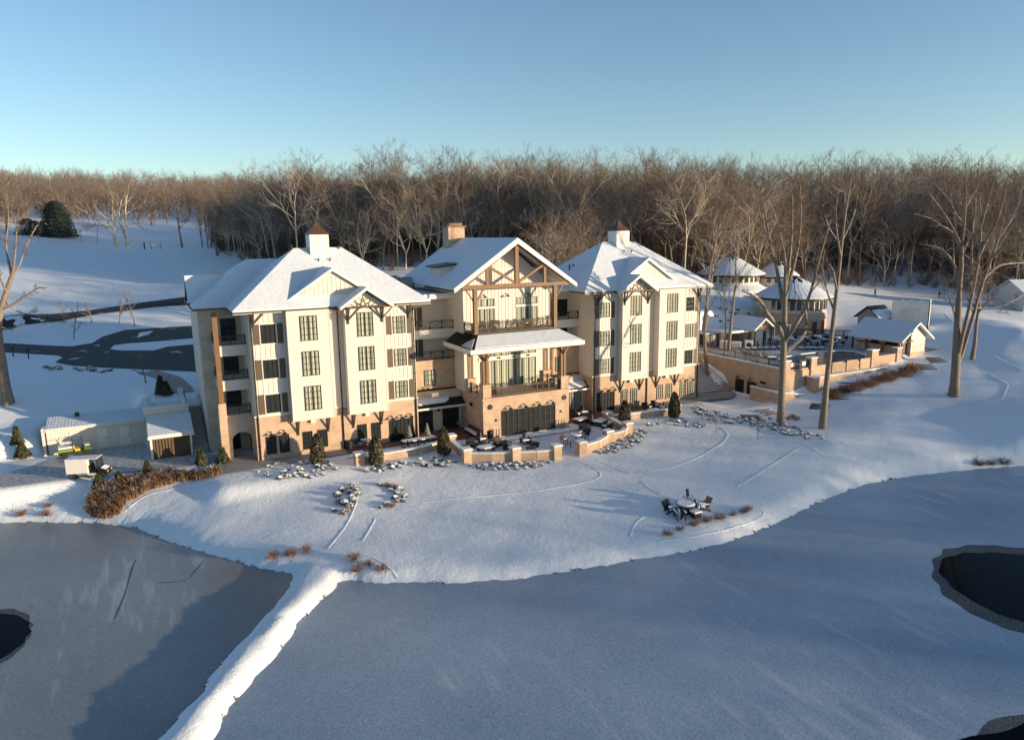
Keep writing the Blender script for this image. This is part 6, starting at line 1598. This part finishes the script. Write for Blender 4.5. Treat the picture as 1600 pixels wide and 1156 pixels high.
pad('yard', [(-24, 4.4), (-20, 3.4), (-10.5, 2.6), (-6, 1.6), (-4.9, 3.6), (-5.2, 5.5), (-9, 5.5), (-9.2, 12.3), (-16, 12.3), (-18.5, 9.2), (-24, 6.4)], -.03, M['yard'] if 'yard' in M else M['asphalt'], 'trampled wet service yard before the shed')
def wheel(p, r, w, parent, rim='rim'):
    m = MB(); m.lathe([(r*.55, -w/2), (r*.95, -w/2), (r, -w*.3), (r, w*.3), (r*.95, w/2), (r*.55, w/2)], 18); m.v = [(p[0]+q[0], p[1]+q[2], p[2]+q[1]) for q in m.v]; wh = m.build('wheel', M['tyre'], parent)
    m = MB(); m.lathe([(.01, -w*.42), (r*.56, -w*.46), (r*.56, w*.46), (.01, w*.42)], 14); m.v = [(p[0]+q[0], p[1]+q[2], p[2]+q[1]) for q in m.v]; m.build('rim', M[rim], wh)
a_, b_ = onz(110, 748, -.05), onz(172, 745, -.05); ang = math.atan2(b_.y-a_.y, b_.x-a_.x)
c = thing('utility_cart', 'white box bodied utility cart with open cab in the service yard', 'utility cart', ((a_.x+b_.x)/2, (a_.y+b_.y)/2+.4, -.03), ang); c.scale = (.88, .88, .88)
m = MB(); m.box(-1.95, .15, -.72, .72, .52, 1.98); m.build('cargo_box', M['whitepaint'], c, bevel=.03); m = MB(); m.box(-1.95, .1, -.7, .7, 1.985, 2.06); m.build('box_snow', M['roofsnow'], c)
m = MB(); m.box(.18, 1.05, -.7, .7, 1.98, 2.06); m.build('cab_roof', M['whitepaint'], c, bevel=.02)
m = MB(); m.box(.15, 1.0, -.68, .68, .35, .55); m.box(-1.9, 1.9, -.5, .5, .32, .5); m.build('chassis', M['black'], c); m = MB(); m.box(-1.2, .9, -.7, -.62, .34, .55); m.build('side_skirt', M['galv'], c)
m = MB(); m.prism([(1.0, .4), (1.0, 1.05), (1.25, 1.0), (1.75, .82), (1.92, .6), (1.92, .38)], 'y', -.62, .62); m.build('hood', M['bronze'], c, bevel=.03); m = MB(); m.prism([(1.3, 1.0), (1.75, .84), (1.75, .87), (1.3, 1.05)], 'y', -.5, .5); m.build('hood_snow', M['snow'], c)
m = MB(); m.bar((1.05, 0, 1.05), (.95, 0, 1.98), .02, 1.2); m.build('windscreen', M['darkglass'], c)
for s in (-1, 1): m = MB(); m.bar((1.08, s*.64, 1.0), (.98, s*.64, 2.0), .06); m.build('cab_post', M['black'], c)
m = MB(); m.box(.3, .75, -.55, .55, .55, .78); m.bar((.3, 0, .78), (.2, 0, 1.3), .1, 1.1); m.build('seat', M['bronze'], c); m = MB(); m.tube([(.9, .25, .95), (.75, .25, 1.12)], .025, 5); m.build('steering_column', M['black'], c)
for x in (-1.1, 1.35):
    for y in (-.62, .62): wheel((x, y, .29), .29, .2, c)
for y in (-.4, .4): m = MB(); m.box(1.9, 1.94, y-.09, y+.09, .6, .74); m.build('headlight', M['galv'], c)
a_, b_ = onz(95, 716, .0), onz(140, 709, .0); ang = math.atan2(b_.y-a_.y, b_.x-a_.x)
c = thing('farm_utility_vehicle', 'green utility vehicle with yellow wheels parked before the long shed', 'utility vehicle', ((a_.x+b_.x)/2, (a_.y+b_.y)/2+.2, -.03), ang)
m = MB(); m.box(-1.35, 1.3, -.6, .6, .38, .6); m.build('chassis', M['black'], c); m = MB(); m.box(-1.4, -.15, -.72, .72, .62, .98); m.build('cargo_bed', M['greenpaint'], c, bevel=.03); m = MB(); m.box(-1.4, -.2, -.74, -.72, .78, .84); m.build('yellow_stripe', M['yellow'], c)
m = MB(); m.box(-1.35, -.2, -.66, .66, .985, 1.14); m.build('snow_load', M['snow'], c); m = MB(); m.prism([(.75, .5), (.75, 1.0), (.95, 1.02), (1.35, .86), (1.42, .6), (1.42, .5)], 'y', -.6, .6); m.build('hood', M['greenpaint'], c, bevel=.03)
m = MB(); m.box(.85, 1.3, -.45, .45, 1.0, 1.06); m.build('hood_snow', M['snow'], c); m = MB(); m.box(0, .45, -.55, .55, .6, .82); m.bar((-.02, 0, .82), (-.1, 0, 1.25), .1, 1.1); m.build('seat', M['yellow'], c); m = MB(); m.tube([(.75, .22, .95), (.55, .22, 1.15)], .025, 5); m.build('steering_column', M['black'], c)
for s in (-1, 1): m = MB(); m.tube([(-.15, s*.6, .6), (-.1, s*.58, 1.75), (.6, s*.58, 1.75), (.85, s*.58, 1.0)], .035, 6); m.build('roll_bar', M['black'], c)
for x in (-.95, 1.0):
    for y in (-.6, .6): wheel((x, y, .3), .3, .24, c, 'yellow')
# little things of the drive and the field
t = thing('field_sign', 'white board sign on two posts at the edge of the snowy field', 'sign', at(244, 390)); m = MB(); m.box(-1.5, 1.5, -.05, .05, 1.2, 2.4); m.build('board', M['trim'], t)
for s in (-1.5, 1.5): m = MB(); m.box(s-.08, s+.08, -.08, .08, 0, 2.7); m.build('post', M['darkwood'], t)
t = thing('field_post', 'dark short post left of the white field sign', 'post', at(226, 390)); m = MB(); m.box(-.2, .2, -.2, .2, 0, 2.6); m.build('shaft', M['darkwood'], t); m = MB(); m.box(-.28, .28, -.28, .28, 2.6, 2.8); m.build('cap', M['snow'], t)
for k, (u, v) in enumerate([(21, 557), (45, 560)]):
    t = thing('drive_lamp', ['low dark lamp post by the drive, near the big left tree', 'low dark lamp post by the drive with snow on its head'][k], 'lamp post', at(u, v), 0, 'lamp posts by the drive'); m = MB(); m.box(-.08, .08, -.08, .08, 0, 1.1); m.build('post', M['black'], t); m = MB(); m.lathe([(.12, 1.1), (.2, 1.2), (.2, 1.32), (.05, 1.42)], 10); m.build('lamp_head', M['black'], t)
for k, (u, v, H, lab) in enumerate([(116, 530, 5.5, 'bare young tree between the lane and the drive, leftmost'), (186, 505, 4.5, 'thin bare sapling at the right of the snowy verge'), (211, 510, 6.5, 'bushy bare young tree above the drive'), (100, 505, 4, 'thin bare sapling on the verge under the lane'), (143, 504, 4, 'lone thin sapling in the middle of the verge'), (228, 598, 3.6, 'thin sapling on the snow slope by the footpath')]): lone(u, v, H, lab, 650+k, nl=10, r0=.09, clear=.2, lf=.45, name='sapling', group='saplings by the drive', spec=[(5, .5, .6, 42, 3, 3, .2), (4, .5, .7, 42, 3, 2, .2)])
lone(1184, 686, 2.6, 'bare sapling alone on the lawn right of the terrace', 660, nl=8, r0=.05, clear=.25, lf=.4, name='sapling', spec=[(5, .5, .6, 42, 3, 3, .2)]); lone(1120, 676, 2.0, 'tiny wrapped sapling at the edge of the round lawn', 661, nl=5, r0=.05, clear=.4, lf=.25, name='sapling', spec=[(4, .5, .6, 42, 3, 3, .2)])
lone(345, 425, 9, 'bushy bare tree spreading behind the left roof corner', 662, D=150, nl=20, r0=.22, clear=.12, ang=55, lf=.5)
# people walking on the slope
def person(label, loc, rz, coat, s=1.0):
    t = thing('person', label, 'person', loc, rz)
    bm = bmesh.new(); J = {}; sk = [('pel', (0, 0, .95), .15), ('chest', (0, .02, 1.32), .17), ('neck', (0, .03, 1.5), .06), ('head', (0, .05, 1.63), .105), ('top', (0, .05, 1.74), .07)]
    for sd_, f in ((-1, .22), (1, -.2)): sk += [(f'hip{sd_}', (sd_*.1, 0, .9), .11), (f'kn{sd_}', (sd_*.11, f*.6, .5), .075), (f'an{sd_}', (sd_*.11, f, .08), .055), (f'to{sd_}', (sd_*.12, f+.16, .04), .045), (f'sh{sd_}', (sd_*.2, .02, 1.4), .075), (f'el{sd_}', (sd_*.26, -f*.4, 1.14), .055), (f'ha{sd_}', (sd_*.25, -f*.8+.08, .92), .04)]
    for n, p, r in sk: J[n] = bm.verts.new(p)
    E_ = [('pel', 'chest'), ('chest', 'neck'), ('neck', 'head'), ('head', 'top')]
    for q in (-1, 1): E_ += [('pel', f'hip{q}'), (f'hip{q}', f'kn{q}'), (f'kn{q}', f'an{q}'), (f'an{q}', f'to{q}'), ('chest', f'sh{q}'), (f'sh{q}', f'el{q}'), (f'el{q}', f'ha{q}')]
    for a, b in E_: bm.edges.new((J[a], J[b]))
    me = bpy.data.meshes.new('body'); bm.verts.index_update(); bm.to_mesh(me); bm.free(); me.materials.append(coat); o = bpy.data.objects.new('body', me); COL.objects.link(o); o.parent = t
    md = o.modifiers.new('skin', 'SKIN'); lay = me.skin_vertices[0].data if me.skin_vertices else None
    if lay is None:
        bpy.context.view_layer.objects.active = o; lay = me.skin_vertices[0].data
    for i, (n, p, r) in enumerate(sk): lay[i].radius = (r, r); lay[i].use_root = (i == 0)
    o.modifiers.new('sub', 'SUBSURF').levels = 1; o.modifiers['sub'].render_levels = 2
    m = MB(); m.lathe([(.115, 0), (.12, .06), (.08, .13), (.01, .15)], 12, (0, .05, 1.66)); m.build('knit_cap', M['black'], t)
    return t
M['darkcoat'] = mat('dark winter clothes', (.02, .022, .028), .9)
person('person in dark winter clothes walking across the open snowy slope', at(1467, 467), R(60), M['darkcoat']); person('person in dark clothes standing far off near the wood edge', at(1367, 464), R(10), M['darkcoat'])
# far house and car at the right edge
p = ond(1594, 464, 178); hz = gz(p.x, p.y); hs_ = thing('far_house', 'grey white house at the right edge below the wood', 'house', (p.x, p.y, hz), R(-20))
m = MB(); m.box(-1.6, 8, -3, 5, -1, 3.4); m.prism([(-3, 3.4), (5, 3.4), (1, 5.6)], 'x', -1.6, 8); m.build('wall', M['galv'], hs_); m = MB(); m.slab([[(-2, -3.4, 3.3), (8.4, -3.4, 3.3), (8.4, 1, 5.85), (-2, 1, 5.85)], [(-2, 1, 5.85), (8.4, 1, 5.85), (8.4, 5.4, 3.3), (-2, 5.4, 3.3)]], 0, .2); m.build('roof', M['roofsnow'], hs_)
for x in (0, 3, 6): m = MB(); m.box(x-.5, x+.5, -3.06, -3, 1, 2.4); m.build('window', M['darkglass'], hs_)
p = at(1597, 485); cr = thing('parked_car', 'pale blue grey car parked at the right edge before the far house', 'car', p, R(-15)); m = MB(); m.prism([(-2.1, .35), (2.1, .35), (2.15, .8), (1.3, .95), (.7, 1.45), (-1.2, 1.5), (-1.9, 1.0), (-2.15, .85)], 'y', -.85, .85); m.build('body', M['carpaint'], cr, bevel=.05); m = MB(); m.prism([(1.15, .98), (.68, 1.4), (-1.15, 1.44), (-1.7, 1.0)], 'y', -.87, .87); m.build('window', M['darkglass'], cr)
for x in (-1.3, 1.35):
    for y in (-.8, .8): wheel((x, y, .32), .32, .2, cr)
for y in (-.6, .6): m = MB(); m.box(2.12, 2.17, y-.15, y+.15, .62, .76); m.build('headlight', M['galv'], cr)
